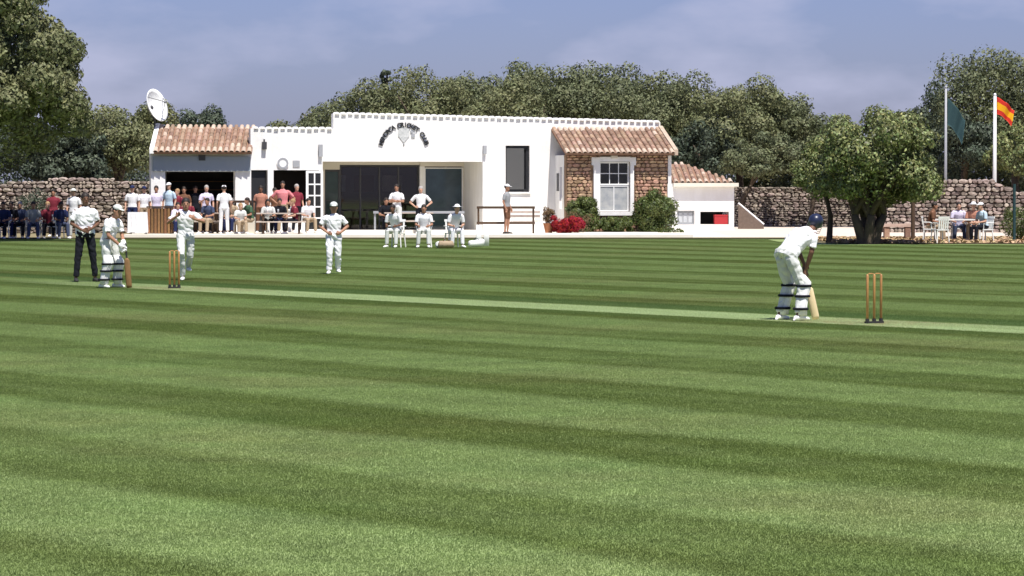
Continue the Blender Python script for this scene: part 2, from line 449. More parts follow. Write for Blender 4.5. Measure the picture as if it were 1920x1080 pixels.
# lawn: front boundary of terrace at Y=126, on the right the border comes forward to the tree bed
XB = X_at(1500, 118)
lawn_pts = [(-90, -20), (110, -20), (110, 114), (X_at(1640, 114), 114.3), (X_at(1560, 115), 115.5), (X_at(1512, 120), 120), (X_at(1500, 126), 126), (-90, 126)]
sheet('lawn', lawn_pts, 0.0, M_turf)
# gravel path on the right
sheet('path', [(X_at(1262, 127), 126.2), (X_at(1518, 126), 126.2), (X_at(1552, 121), 121.5), (X_at(1700, 124), 124), (X_at(2100, 124), 124), (X_at(2100, 140), 139), (X_at(1665, 150), 150), (X_at(1660, 159), 159.0), (X_at(1262, 159), 159.0)], 0.012, M_path)
bed = [(X_at(1545, 116), 115.5), (X_at(1640, 114), 114.3), (110, 114), (110, 124.0), (X_at(1640, 124), 124.0), (X_at(1560, 121), 121.6)]
sheet('flower_bed', bed, 0.03, M_earth)

# leafy ground cover / dry litter in the tree bed
def scatter_litter():
    n = 9000
    x = rng.uniform(X_at(1540, 120), X_at(2050, 116), n); y = rng.uniform(114.6, 123.6, n)
    keep = (x > X_at(1545, 116) + (y - 116) * -0.05)
    x, y = x[keep], y[keep]; n = len(x)
    a = rng.uniform(0, 2 * PI, n); s = rng.uniform(0.03, 0.09, n); tz = rng.uniform(0.02, 0.10, n)
    V = np.zeros((n, 4, 3))
    for k in range(4):
        V[:, k, 0] = x + s * np.cos(a + k * PI / 2); V[:, k, 1] = y + s * np.sin(a + k * PI / 2) * 0.8
        V[:, k, 2] = 0.035 + (tz if k in (1, 2) else 0)
    link('leaf_litter', np_mesh('leaf_litter', V.reshape(-1, 3), np.arange(n * 4).reshape(-1, 4), M_litter), kind='stuff',
         label='dry fallen leaves and stalks under the spreading tree', category='leaf litter')
scatter_litter()

# turf blades: one patch of mown blades, set out over the lawn
def turf_patch(seed, n, size=2.0):
    r = np.random.default_rng(seed)
    x = r.uniform(-size / 2, size / 2, n); y = r.uniform(-size / 2, size / 2, n)
    a = r.uniform(0, 2 * PI, n); w = r.uniform(0.002, 0.0045, n); h = r.uniform(0.006, 0.014, n) * (1 + (r.random(n) > 0.985) * 0.8)
    lx = r.normal(0, 0.006, n); ly = r.normal(0, 0.006, n)
    V = np.zeros((n, 3, 3))
    V[:, 0] = np.stack([x - w * np.cos(a), y - w * np.sin(a), np.zeros(n)], 1)
    V[:, 1] = np.stack([x + w * np.cos(a), y + w * np.sin(a), np.zeros(n)], 1)
    V[:, 2] = np.stack([x + lx, y + ly, h], 1)
    return np_mesh('turf_patch', V.reshape(-1, 3), np.arange(n * 3).reshape(-1, 3), M_blade)
def make_grass():
    src = bpy.data.objects.new('turf_patch', turf_patch(3, 30000))
    pts = []
    Y = 12.0
    while Y < 125:
        half = 0.16 * Y + 4.0
        X = -math.ceil(half / 2) * 2.0
        while X <= half:
            if not (X + 1 > X_at(1500, Y) and Y > 113 and X > 0): pts.append((X, Y))
            X += 2.0
        Y += 2.0
    me = bpy.data.meshes.new('grass'); me.from_pydata([(x, y, 0.001) for x, y in pts], [], [])
    at_ = me.attributes.new('rot', 'FLOAT_VECTOR', 'POINT')
    at_.data.foreach_set('vector', np.array([(0, 0, random.randrange(4) * PI / 2) for _ in pts], dtype=np.float32).ravel())
    o = link('grass', me, kind='stuff', label='short striped turf of the cricket field', category='grass')
    g = bpy.data.node_groups.new('lay_turf', 'GeometryNodeTree')
    g.interface.new_socket('Geometry', in_out='INPUT', socket_type='NodeSocketGeometry')
    g.interface.new_socket('Geometry', in_out='OUTPUT', socket_type='NodeSocketGeometry')
    gi = g.nodes.new('NodeGroupInput'); go = g.nodes.new('NodeGroupOutput')
    oi = g.nodes.new('GeometryNodeObjectInfo'); oi.inputs['Object'].default_value = src; oi.inputs['As Instance'].default_value = True
    ip = g.nodes.new('GeometryNodeInstanceOnPoints')
    na = g.nodes.new('GeometryNodeInputNamedAttribute'); na.data_type = 'FLOAT_VECTOR'; na.inputs['Name'].default_value = 'rot'
    mp = g.nodes.new('GeometryNodeMeshToPoints')
    g.links.new(gi.outputs[0], mp.inputs['Mesh']); g.links.new(mp.outputs[0], ip.inputs['Points'])
    g.links.new(oi.outputs['Geometry'], ip.inputs['Instance'])
    g.links.new(na.outputs['Attribute'], ip.inputs['Rotation'])
    g.links.new(ip.outputs[0], go.inputs[0])
    md = o.modifiers.new('lay_turf', 'NODES'); md.node_group = g
make_grass()

sheet('lawn_edge_shade', [(-90, 123.9), (X_at(1508, 124), 123.9), (X_at(1500, 126), 126.04), (-90, 126.04)], 0.034, mat('edge_soil_shade', (0.085, 0.07, 0.04), 0.95, 0.1, noise=1.0, nscale=3, color2=(0.14, 0.14, 0.06)))  # dark earth strip; also paints the shadow gap along the kerb into the colour

# ------------------------------------------------------------------ TERRACE
tb = MB()
TY = 126.05
tb.span((X_at(232, TY), TY, -0.05), (X_at(1300, TY), 152, 0.14))
tb.build('terrace', M_conc, kind='structure')
MB().span((X_at(636, 128.3), 128.2, 0.14), (X_at(908, 128.3), 128.6, 0.27)).build('terrace_step', M_conc, kind='structure')

# ------------------------------------------------------------------ CLUBHOUSE
TH = math.radians(15)
BX = Vector((math.cos(TH), math.sin(TH), 0)); BY = Vector((-math.sin(TH), math.cos(TH), 0))
BO = Vector((X_at(470, 131.0), 131.0, 0.14))
def B(px, py=340, d=0.0):
    """local x, z of pixel on the facade plane at depth d"""
    r = ray(px, py); o = Vector((0, 0, CAMZ)) - BO
    t = (d - o.dot(BY)) / r.dot(BY); P = o + r * t
    return P.dot(BX), P.z
def bx(px, d=0.0): return B(px, 340, d)[0]
def bz(py, px=700, d=0.0): return B(px, py, d)[1]

club = thing('clubhouse', 'white lime-washed clubhouse with stone annex and clay tiled roofs beside the cricket field', 'building', BO, TH)
WT = 0.35  # wall thickness
def wall_with_holes(name, x0, x1, z0, ztop, d, holes, m, parent=club, thick=WT, zl=None):
    """front wall x0..x1; holes = [(hx0,hx1,hz0,hz1)] ; ztop (left,right) may slope"""
    b = MB(); zt0, zt1 = ztop
    top = lambda x: zt0 + (zt1 - zt0) * (x - x0) / (x1 - x0)
    xs = sorted({x0, x1, *[h[0] for h in holes], *[h[1] for h in holes]})
    for a, c in zip(xs, xs[1:]):
        hs = sorted([h for h in holes if h[0] <= a + 1e-6 and h[1] >= c - 1e-6], key=lambda h: h[2])
        lo = z0; segs = []
        for h in hs:
            if h[2] > lo + 1e-4: segs.append((lo, h[2], None))
            lo = h[3]
        segs.append((lo, None, 1))
        for l, h, t in segs:
            za, zc = (h, h) if h is not None else (top(a), top(c))
            vs_ = [(a, d, l), (c, d, l), (c, d + thick, l), (a, d + thick, l), (a, d, za), (c, d, zc), (c, d + thick, zc), (a, d + thick, za)]
            b.add(vs_, [(0, 3, 2, 1), (4, 5, 6, 7), (0, 1, 5, 4), (3, 7, 6, 2), (0, 4, 7, 3), (1, 2, 6, 5)])
    return b.build(name, m, parent)

xL = bx(283); x470 = bx(470); x625 = bx(625); x605 = bx(605); x905 = bx(905); x1040 = bx(1040); x1240 = bx(1238)
zmidtop = bz(241, 550); zmain0 = bz(213, 625); zmain1 = bz(223, 1040); zmain2 = bz(229, 1238)
zrec = bz(303, 750)
# --- bar wing
x310, x440 = bx(310), bx(441)
zopen = bz(322, 380)
zeaveL = bz(292, 380)
wall_with_holes('wall', xL, x470 - 0.002, 0, (zeaveL + 0.1, zeaveL + 0.1), 0.0, [(x310, x440, 0.0, zopen)], M_white)
SK = math.tan(TH)
def skew_box(a, c, name, m):
    a, c = Vector(a), Vector(c); b_ = MB()
    P8 = [(x + (y - a.y) * SK, y, z) for z in (a.z, c.z) for y in (a.y, c.y) for x in (a.x, c.x)]
    b_.add(P8, [(0, 2, 3, 1), (4, 5, 7, 6), (0, 1, 5, 4), (2, 6, 7, 3), (0, 4, 6, 2), (1, 3, 7, 5)]); return b_.build(name, m, club)
skew_box((xL + .10, WT + .003, 0), (xL + .35, 4.0, zeaveL), 'wall', M_white)
# inside of the bar
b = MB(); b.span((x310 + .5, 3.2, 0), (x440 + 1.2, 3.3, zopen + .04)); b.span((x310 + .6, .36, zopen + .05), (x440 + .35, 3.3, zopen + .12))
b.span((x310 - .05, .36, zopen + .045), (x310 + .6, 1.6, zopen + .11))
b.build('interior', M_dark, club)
b = MB(); b.span((x310 + .25, 1.4, 0), (x440 + .25, 1.9, 1.05)); b.span((x310 + .22, 1.3, 1.05), (x440 + .3, 1.95, 1.10)); b.build('bar_counter', M_wood, club)
for k in range(3):
    MB().span((x310 + .75, 2.9, 1.25 + .32 * k), (x440 + .6, 3.15, 1.28 + .32 * k)).build('shelf', M_woodmid, club)
# --- middle section
x502, x512, x572 = bx(502), bx(513), bx(572)
zmo = bz(319, 540)
xb = x605 - .25
wall_with_holes('wall', x470, x625, 0, (zmidtop, zmidtop), 0.0,
                [(x470 + .02, x502, 0, zmo), (x512, x572, 0.86, zmo), (x572, bx(598), 0, zmo), (x605, x625, 0, zrec)], M_white)
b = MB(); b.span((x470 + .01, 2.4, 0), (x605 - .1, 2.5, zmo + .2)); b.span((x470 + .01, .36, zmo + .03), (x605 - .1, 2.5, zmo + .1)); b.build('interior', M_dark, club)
# door leaf at 470-502, standing half open, dark green
b = MB(); b.span((x470 + .06, .14, .02), (x502 - .06, .19, zmo - .05)); dl = b.build('door', M_black, club)
MB().tube([(x502 - .14, .10, 1.0), (x502 - .14, .10, 1.12)], .012).build('handle', M_grey, dl)
def glazed(name, x0, x1, z0, z1, d, nx, nz, mframe, mglass, parent, fw=.05, thick=.06, bar=.025):
    """frame with panes; panes are sub-parts"""
    b = MB()
    b.span((x0, d, z0), (x0 + fw, d + thick, z1)); b.span((x1 - fw, d, z0), (x1, d + thick, z1))
    b.span((x0 + fw, d, z0), (x1 - fw, d + thick, z0 + fw)); b.span((x0 + fw, d, z1 - fw), (x1 - fw, d + thick, z1))
    X0, X1, Z0, Z1 = x0 + fw, x1 - fw, z0 + fw, z1 - fw
    for i in range(1, nx):
        x = X0 + (X1 - X0) * i / nx; b.span((x - bar / 2, d + .004, Z0), (x + bar / 2, d + thick - .01, Z1))
    for j in range(1, nz):
        z = Z0 + (Z1 - Z0) * j / nz
        for i in range(nx):
            xa = X0 + (X1 - X0) * i / nx + (bar / 2 if i else 0); xc = X0 + (X1 - X0) * (i + 1) / nx - (bar / 2 if i < nx - 1 else 0)
            b.span((xa, d + .004, z - bar / 2), (xc, d + thick - .01, z + bar / 2))
    fr = b.build(name, mframe, parent)
    for i in range(nx):
        for j in range(nz):
            xa = X0 + (X1 - X0) * i / nx; xc = X0 + (X1 - X0) * (i + 1) / nx
            za = Z0 + (Z1 - Z0) * j / nz; zc = Z0 + (Z1 - Z0) * (j + 1) / nz
            MB().span((xa + bar * .3, d + .026, za + bar * .3), (xc - bar * .3, d + .034, zc - bar * .3)).build('pane', mglass, fr)
    return fr
glazed('door', x572 + .02, bx(605), 0.02, zmo - .02, -.09, 2, 5, M_wpaint, M_glass, club, fw=.09, bar=.05)
MB().span((x512 - .03, -.05, .82), (x572 + .03, WT + .05, .87)).build('window_sill', M_wpaint, club)
# --- main body
wall_with_holes('wall', x625 + .003, x905, 0, (zmain0, bz(220, 905)), -0.001, [(x625 + .003, x905, 0, zrec)], M_white)
x948, x993 = bx(948), bx(993); zw0, zw1 = bz(360, 970), bz(273, 970)
wall_with_holes('wall', x905 + .002, x1240, 0, (bz(220, 905), zmain2), 0.0, [(x948, x993, zw0, zw1)], M_white)
MB().span((x1240 - WT, WT + .003, 0), (x1240 - .004, 7, bz(240, 1238))).build('wall', M_white, club)
MB().span((x470 + .01, 7.0, 0), (x1240, 7.2, zmidtop - .1)).build('wall', M_white, club)
MB().span((x470 + .01, WT + .01, zmidtop - .45), (x1240 - WT - .01, 6.99, zmidtop - .32)).build('roof', M_conc, club)
# recess (veranda)
RD = 2.9
b = MB(); b.span((x905 + .004, WT + .004, 0), (x905 + .3, RD + .5, zrec + .02)); b.build('wall', M_white, club, label='shaded white return wall of the veranda')
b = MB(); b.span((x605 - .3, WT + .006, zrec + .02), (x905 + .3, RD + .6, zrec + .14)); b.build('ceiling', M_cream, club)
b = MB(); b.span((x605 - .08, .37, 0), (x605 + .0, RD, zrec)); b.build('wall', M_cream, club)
bb = lambda px: bx(px, RD)
zb = lambda py, px=700: bz(py, px, RD)
# back wall of the recess: lintel beam, piers, sliding glass
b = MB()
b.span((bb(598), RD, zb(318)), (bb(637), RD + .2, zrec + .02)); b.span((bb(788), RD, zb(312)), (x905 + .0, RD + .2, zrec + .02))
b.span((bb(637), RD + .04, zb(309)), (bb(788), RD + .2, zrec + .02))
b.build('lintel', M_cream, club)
MB().span((bb(787), RD - .02, 0), (bb(796), RD + .2, zb(312))).build('pillar', M_wpaint, club)
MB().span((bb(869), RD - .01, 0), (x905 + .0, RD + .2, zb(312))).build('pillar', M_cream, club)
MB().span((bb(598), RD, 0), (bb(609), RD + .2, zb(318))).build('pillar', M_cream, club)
glazed('window', bb(609), bb(637), .02, zb(319), RD + .02, 1, 2, M_iron, M_glassg, club)
glazed('sliding_door', bb(637) + .01, bb(787) - .01, .02, zb(309) - .01, RD + .07, 4, 1, M_iron, M_clear, club, fw=.06, bar=.06)
glazed('glass_door', bb(796) + .005, bb(869) - .005, .02, zb(314), RD + .04, 1, 1, M_wpaint, M_glassb, club, fw=.045)
xi0, xi1 = bb(612), bb(800) + .8
b = MB(); b.span((xi0, 6.4, 0), (xi1, 6.5, zrec)); b.span((xi0 - .1, RD + .3, 0), (xi0, 6.5, zrec)); b.span((xi1, RD + .3, 0), (xi1 + .1, 6.5, zrec)); b.span((xi0, RD + .3, zrec + .001), (xi1, 6.5, zrec + .1))
b.build('interior', M_int, club)
MB().span((xi0 + .01, RD + .22, .003), (xi1 - .01, 6.39, .02)).build('floor', M_woodmid, club)
b = MB(); b.span((xi0 + .6, 5.2, .02), (xi1 - 1.0, 5.7, 1.08)); b.span((xi0 + .5, 5.1, 1.09), (xi1 - .9, 5.75, 1.14)); b.build('bar_counter', M_wood, club)
for k in range(3): MB().span((xi0 + .7 + 1.15 * k, 6.33, 1.5), (xi0 + 1.5 + 1.15 * k, 6.39, 2.15)).build('picture_frame', [M_curtain, M_woodmid, M_cream][k], club)
for k in range(2):
    b = MB(); tx_ = xi0 + 1.3 + 1.7 * k; b.box((tx_, 3.9, .74), (.9, .8, .04)); b.box((tx_, 3.9, .38), (.08, .08, .70)); b.build('table', M_woodmid, club)
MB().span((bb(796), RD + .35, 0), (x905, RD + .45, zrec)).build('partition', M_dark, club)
# upright window with shutter, right of recess
glazed('window', x948 + .01, x993 - .01, zw0 + .01, zw1 - .01, .10, 1, 1, M_black, M_glass, club, fw=.10)
MB().span((bx(950), .05, zw0 + .1), (bx(983), .09, zw1 - .09)).build('blind', mat('blind_grey', (0.085, 0.085, 0.085), .8), club)
MB().span((x948 - .04, -.07, zw0 - .06), (x993 + .04, .1, zw0 - .003)).build('window_sill', M_white, club)
# wall fittings
def fitting(name, px0, px1, py0, py1, m, depth=.12, d=0.0):
    x0, x1 = bx(px0), bx(px1); z1, z0 = bz(py0, px0), bz(py1, px0)
    bm = MB(); bm.span((x0, d - depth, z0), (x1, d - .004, z1)); return bm.build(name, m, club)
fitting('wall_lantern', 491, 499, 266, 280, M_iron, .16)
fitting('lantern_bracket', 494, 496, 261, 266, M_iron, .12)
fitting('wall_lamp', 597, 604, 271, 294, M_grey, .14)
fitting('wall_lamp', 905, 911, 273, 289, M_grey, .14)
fitting('notice_board', 549, 562, 301, 313, M_grey, .03)
fitting('fascia_band', 286, 469, 293, 321, mat('blue_grey_panel', (0.27, 0.32, 0.37), .7, .3, noise=.5, nscale=2.5, color2=(0.33, 0.36, 0.39)), .10)  # blue-grey panel, darker than the limewash, over the wall below the eave
fitting('speaker_box', 372, 384, 291, 301, M_iron, .15)
# round crest plaque
cx, cz = B(530, 306)
rb = MB(); rb.loft([((cx, -.05, cz), (.23, 0, 0), (0, 0, .23)), ((cx, -.004, cz), (.23, 0, 0), (0, 0, .23))], 24)
pl = rb.build('round_plaque', M_wpaint, club)
rg = MB()
for k in range(24):
    a0, a1 = 2 * PI * k / 24, 2 * PI * (k + 1) / 24
    if 1.2 < a0 < 1.9: pass
    ri, ro = .14, .21
    P = [(cx + r * math.cos(a), cz + r * math.sin(a)) for a, r in ((a0, ri), (a1, ri), (a1, ro), (a0, ro))]
    rg.add([(x, -.062, z) for x, z in P] + [(x, -.05, z) for x, z in P], [(0, 1, 2, 3), (4, 7, 6, 5), (0, 4, 5, 1), (1, 5, 6, 2), (2, 6, 7, 3), (3, 7, 4, 0)])
rg.build('plaque_ring', M_grey, pl)
# arched sign: letters set round an arc, over a small crest
def text_mesh(ch, size):
    cu = bpy.data.curves.new('lettering', 'FONT'); cu.body = ch; cu.size = size; cu.align_x = 'CENTER'; cu.align_y = 'CENTER'
    cu.extrude = .02; cu.offset = .004
    o = bpy.data.objects.new('lettering', cu); COL.objects.link(o)
    dg = bpy.context.evaluated_depsgraph_get(); me = bpy.data.meshes.new_from_object(o.evaluated_get(dg))
    bpy.data.objects.remove(o); return me
acx, acz = B(757, 283)
aR = acx - bx(712); aRz = bz(233, 757) - acz
words = 'MENORCA CRICKET CLUB'
sign = MB().span((acx - .02, -.03, acz + .2), (acx + .02, -.01, acz + .25)).build('sign_arc', M_black, club, label='arched club name in dark letters with a grey crest below')
cache = {}
n = len(words)
for i, ch in enumerate(words):
    if ch == ' ': continue
    a = math.radians(163 - 146 * i / (n - 1))
    if ch not in cache:
        cache[ch] = text_mesh(ch, .24); cache[ch].materials.append(M_black)
    link('letter', cache[ch], sign, loc=(acx + (aR - .02) * math.cos(a), -.03, acz + (aRz - .03) * math.sin(a)),
         rot=Matrix.Rotation(0, 3, 'Z').to_euler() if False else (Matrix.Rotation(-(a - PI / 2), 3, 'Y') @ Matrix.Rotation(PI / 2, 3, 'X')).to_euler())
c2x, c2z = B(757, 255)
cr = MB()
cr.add([(c2x - .2, -.03, c2z + .30), (c2x + .2, -.03, c2z + .30), (c2x + .22, -.03, c2z), (c2x, -.03, c2z - .26), (c2x - .22, -.03, c2z),
        (c2x - .2, -.005, c2z + .30), (c2x + .2, -.005, c2z + .30), (c2x + .22, -.005, c2z), (c2x, -.005, c2z - .26), (c2x - .22, -.005, c2z)],
       [(0, 4, 3, 2, 1), (5, 6, 7, 8, 9), (0, 1, 6, 5), (1, 2, 7, 6), (2, 3, 8, 7), (3, 4, 9, 8), (4, 0, 5, 9)])
crest = cr.build('crest', mat('crest_grey', (0.60, 0.61, 0.60), .8, noise=.9, nscale=9, color2=(0.34, 0.36, 0.36)), sign)
MB().box((c2x + .36, -.02, c2z + .02), (.14, .03, .16)).box((c2x + .30, -.02, c2z + .16), (.10, .03, .08)).build('emblem', M_grey, sign)

# --- tiles
def arc_tile(name, length, r0, r1, m, thick=.02, n=5):
    """barrel tile: axis along +y, open underside"""
    b = MB(); vs_ = []
    for (y, r) in ((0, r0), (length, r1)):
        for rr in (r, r - thick):
            for k in range(n + 1):
                a = PI * k / n; vs_.append((rr * math.cos(a), y, rr * math.sin(a) * .85))
    m1 = n + 1; f = []
    for k in range(n):
        f.append((k, k + 1, 2 * m1 + k + 1, 2 * m1 + k)); f.append((m1 + k, 3 * m1 + k, 3 * m1 + k + 1, m1 + k + 1))
        f.append((k, m1 + k, m1 + k + 1, k + 1))
    b.add(vs_, f); return b.mesh(name, m)
def capped_tile(name, length, r, m):
    """whitewashed coping tile, ends plugged with mortar"""
    b = MB(); n = 6; vs_ = [(r * math.cos(PI * k / n), y, r * math.sin(PI * k / n)) for y in (0, length) for k in range(n + 1)]
    f = [(k, k + 1, n + 2 + k, n + 1 + k) for k in range(n)]; f += [tuple(reversed(range(n + 1))), tuple(range(n + 1, 2 * n + 2)), (0, n + 1, 2 * n + 1, n)]
    b.add(vs_, f); return b.mesh(name, m)
T_len = .42
ME_tile = arc_tile('tile', T_len, .088, .072, M_tile)
ME_tilew = arc_tile('tile', T_len, .090, .074, M_tilew)
ME_plug = capped_tile('cap_tile', .50, .085, M_cap)
def tiled_roof(parent, name, x0, x1, d0, z0, d1, z1, pitch=.225, shear=0.0, first_white=True, clip=None):
    """roof from eave (d0,z0) up to ridge (d1,z1)"""
    L_ = math.hypot(d1 - d0, z1 - z0); ang = math.atan2(z1 - z0, d1 - d0)
    b = MB(); nrm = Vector((0, -math.sin(ang), math.cos(ang)))
    th = .09
    vs_ = []
    for x, dd, zz in ((x0, d0, z0), (x1, d0, z0), (x1, d1, z1), (x0, d1, z1)):
        vs_.append(Vector((x, dd, zz)))
    for v in vs_: v.x += (v.y - d0) * shear
    if clip:
        vs_[2].x = clip; 
    vs2 = [v - nrm * th for v in vs_]
    b.add(vs_ + vs2, [(0, 1, 2, 3), (4, 7, 6, 5), (0, 4, 5, 1), (1, 5, 6, 2), (2, 6, 7, 3), (3, 7, 4, 0)])
    rf = b.build(name, M_tileunder, parent)
    cols = int(round((x1 - x0) / pitch)); rows = int(math.ceil(L_ / .36))
    for c in range(cols):
        x = x0 + (c + .5) * (x1 - x0) / cols
        for r in range(rows):
            s0 = r * L_ / rows - (.05 if r == 0 else 0)
            if clip and x > clip + (x1 - clip) * (1 - (s0 + .2) / L_): continue
            p = Vector((x + shear * math.cos(ang) * s0 + random.uniform(-.006, .006), d0 + math.cos(ang) * s0, z0 + math.sin(ang) * s0)) + nrm * (.012 + .004 * ((c + r) % 2))
            white = (r == 0 and first_white) or (r == rows - 1 and first_white and random.random() < .5) or random.random() < .03
            link('tile', ME_tilew if white else ME_tile, rf, loc=p, rot=(ang, 0, random.uniform(-.02, .02) - math.atan(shear)))
    return rf
# left roof over the bar wing
zeL = bz(285, 380, -.42)
tiled_roof(club, 'roof', bx(286, -.4), x470 - .03, -.42, zeL, 1.75, bz(238, 380, 1.75), shear=SK)
MB().span((xL - .05, -.40, zeL - .25), (xL + .02, 1.7, bz(240, 290, 1.75) + .0)).build('verge', M_cap, club) if False else None
vb = MB()
za_, zb_ = zeL, bz(236, 290, 1.75)
vx0 = bx(285, -.4) - .10
vb.add([(vx0, -.45, za_ - .06), (vx0 + .16, -.45, za_ - .06), (vx0 + .16 + 2.25 * SK, 1.8, zb_ - .06), (vx0 + 2.25 * SK, 1.8, zb_ - .06),
        (vx0, -.45, za_ + .12), (vx0 + .16, -.45, za_ + .12), (vx0 + .16 + 2.25 * SK, 1.8, zb_ + .10), (vx0 + 2.25 * SK, 1.8, zb_ + .10)],
       [(0, 3, 2, 1), (4, 5, 6, 7), (0, 1, 5, 4), (3, 7, 6, 2), (0, 4, 7, 3), (1, 2, 6, 5)])
vb.build('verge', M_cap, club)
skew_box((bx(290, 1.8), 1.80, zeaveL + .1), (x470 - .05, 3.6, bz(238, 380, 1.75) - .05), 'wall', M_white)
# coping tiles along the parapets
def coping(px0, px1, zf, d=-.07, pitchpx=12.1):
    x0, x1 = bx(px0), bx(px1); n_ = int(round((px1 - px0) / pitchpx))
    for k in range(n_):
        x = x0 + (k + .5) * (x1 - x0) / n_
        link('cap_tile', ME_plug, club, loc=(x, d + random.uniform(-.01, .01), zf(x) - .015 + random.uniform(-.006, .006)))
coping(474, 624, lambda x: zmidtop)
coping(626, 1238, lambda x: zmain0 + (zmain2 - zmain0) * (x - x625) / (x1240 - x625))
# --- stone annex
AD = -1.6
ax0 = x1040 + .02; ax1 = bx(1257, AD)
zaT = bz(291, 1150, AD)
wx0, wx1 = bx(1110, AD), bx(1190, AD); wz0, wz1 = bz(402, 1150, AD), bz(296, 1150, AD)
gx0, gx1 = bx(1124, AD), bx(1181, AD); gz0, gz1 = bz(397, 1150, AD), bz(303, 1150, AD)
core = wall_with_holes('stone_wall', ax0, ax1, 0, (zaT, zaT), AD + .05, [(gx0, gx1, gz0, gz1)], M_mortar, thick=.3)
MB().span((ax0, AD + .36, 0), (ax0 + .3, -.003, zaT)).build('wall', M_white, club)
MB().span((ax1 - .3, AD + .36, 0), (ax1, -.003, zaT)).build('wall', M_white, club)
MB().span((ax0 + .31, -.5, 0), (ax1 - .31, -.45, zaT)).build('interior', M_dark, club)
stone_vars = {}
def stone_meshes(m, key, n=7):
    out = []
    for k in range(n):
        b = MB(); r = random.Random(k * 13 + 5); e_ = r.uniform(.86, .97)
        # rounded rough block: 3 rings
        rings = []
        ang = [2 * PI * (i + .5) / 8 for i in range(8)]
        vs_ = []
        for (y, s) in ((0.5, .98), (-.2, 1.0), (-.5, .84)):
            for a in ang:
                cx_, cz_ = math.cos(a), math.sin(a); q = max(abs(cx_), abs(cz_)) ** e_
                vs_.append((.53 * s * cx_ / q * r.uniform(.88, 1.04), y + r.uniform(-.07, .07), .53 * s * cz_ / q * r.uniform(.88, 1.04)))
        fs = []
        for i in range(2):
            for k2 in range(8): fs.append((i * 8 + k2, i * 8 + (k2 + 1) % 8, (i + 1) * 8 + (k2 + 1) % 8, (i + 1) * 8 + k2))
        fs.append(tuple(range(16, 24)))
        b.add(vs_, fs); out.append(b.mesh(key, m))
    return out
ST_warm = stone_meshes(M_stonewarm, 'stone'); ST_grey = stone_meshes(M_stone, 'stone')
def masonry(x0, x1, z0, ztop, hmin, hmax, wmin, wmax, holes=()):
    """rects of a rough-coursed wall; ztop is a function of x"""
    out = []; z = z0
    zmax = max(ztop(x0 + (x1 - x0) * i / 20) for i in range(21))
    while z < zmax:
        h = random.uniform(hmin, hmax); x = x0 - random.uniform(0, wmin)
        while x < x1:
            w = random.uniform(wmin, wmax); a, c = max(x, x0), min(x + w, x1)
            segs = [(a, c)]
            for hx0, hx1, hz0, hz1 in holes:
                if z + h > hz0 + .02 and z < hz1 - .02:
                    ns = []
                    for p, q in segs:
                        if q <= hx0 or p >= hx1: ns.append((p, q)); continue
                        if p < hx0: ns.append((p, hx0))
                        if q > hx1: ns.append((hx1, q))
                    segs = ns
            for p, q in segs:
                if q - p < .06: continue
                t = ztop((p + q) / 2)
                if z + h * .5 < t: out.append((p, q, z, min(z + h, t + .03)))
            x += w
        z += h
    return out
def lay(parent, rects, meshes, d, depth, proud=.03, jit=.03, visible=None, m=None, gap=.012):
    n_ = 0; rest = MB()
    for (a, c, z0, z1) in rects:
        if (z1 - z0) < .04: continue
        loc = ((a + c) / 2, d + depth / 2 + random.uniform(-proud, proud), (z0 + z1) / 2)
        sc = (c - a - gap, depth, z1 - z0 - gap)
        rot = (random.uniform(-jit, jit), random.uniform(-jit * 1.6, jit * 1.6), random.uniform(-jit, jit))
        if n_ < 295 and (visible is None or visible(loc)):
            link('stone', random.choice(meshes), parent, loc=loc, rot=rot, scale=sc); n_ += 1
        else:
            me_ = random.choice(meshes); M_ = Matrix.Rotation(rot[1], 3, 'Y')
            rest.add([Vector(loc) + M_ @ Vector((v.co.x * sc[0], v.co.y * sc[1], v.co.z * sc[2])) for v in me_.vertices], [tuple(p.vertices) for p in me_.polygons])
    if rest.v: rest.build('stones', m, parent, kind='stuff')
rects = masonry(ax0 + .02, ax1 - .10, 0.0, lambda x: zaT - .02, .08, .17, .12, .36, [(wx0 - .01, wx1 + .01, wz0 - .01, wz1 + .01)])
rects.sort(key=lambda r: -(r[1] - r[0]) * (r[3] - r[2]))
lay(core, rects, ST_warm, AD - .02, .14, .02, .02, m=M_stonewarm)
# thick white window surround, swelling at the head
wb = MB()
def lobed(x0, x1, z0, z1): wb.span((x0, AD - .08, z0), (x1, AD + .045, z1))
lobed(wx0 + .05, gx0, wz0 + .05, wz1 - .28); lobed(gx1, wx1 - .05, wz0 + .05, wz1 - .28)
lobed(wx0 - .03, gx0, wz1 - .28, wz1 + .02); lobed(gx1, wx1 + .03, wz1 - .28, wz1 + .02)
lobed(gx0, gx1, gz1, wz1 + .04); lobed(wx0 + .02, wx1 - .02, wz0 - .04, gz0 - .0)
wb.build('window_surround', M_white, club)
gl = MB()
zm = gz0 + (gz1 - gz0) * .53
glazed('window', gx0 + .01, gx1 - .01, zm, gz1 - .01, AD + .08, 3, 2, M_wpaint, M_glass, club, fw=.055, bar=.03)
glazed('window', gx0 + .01, gx1 - .01, gz0 + .01, zm - .005, AD + .10, 2, 1, M_wpaint, mat('curtained_glass', (0.26, 0.28, 0.30), .25, .5, noise=.9, nscale=4, color2=(0.45, 0.45, 0.43)), club, fw=.055, bar=.03)
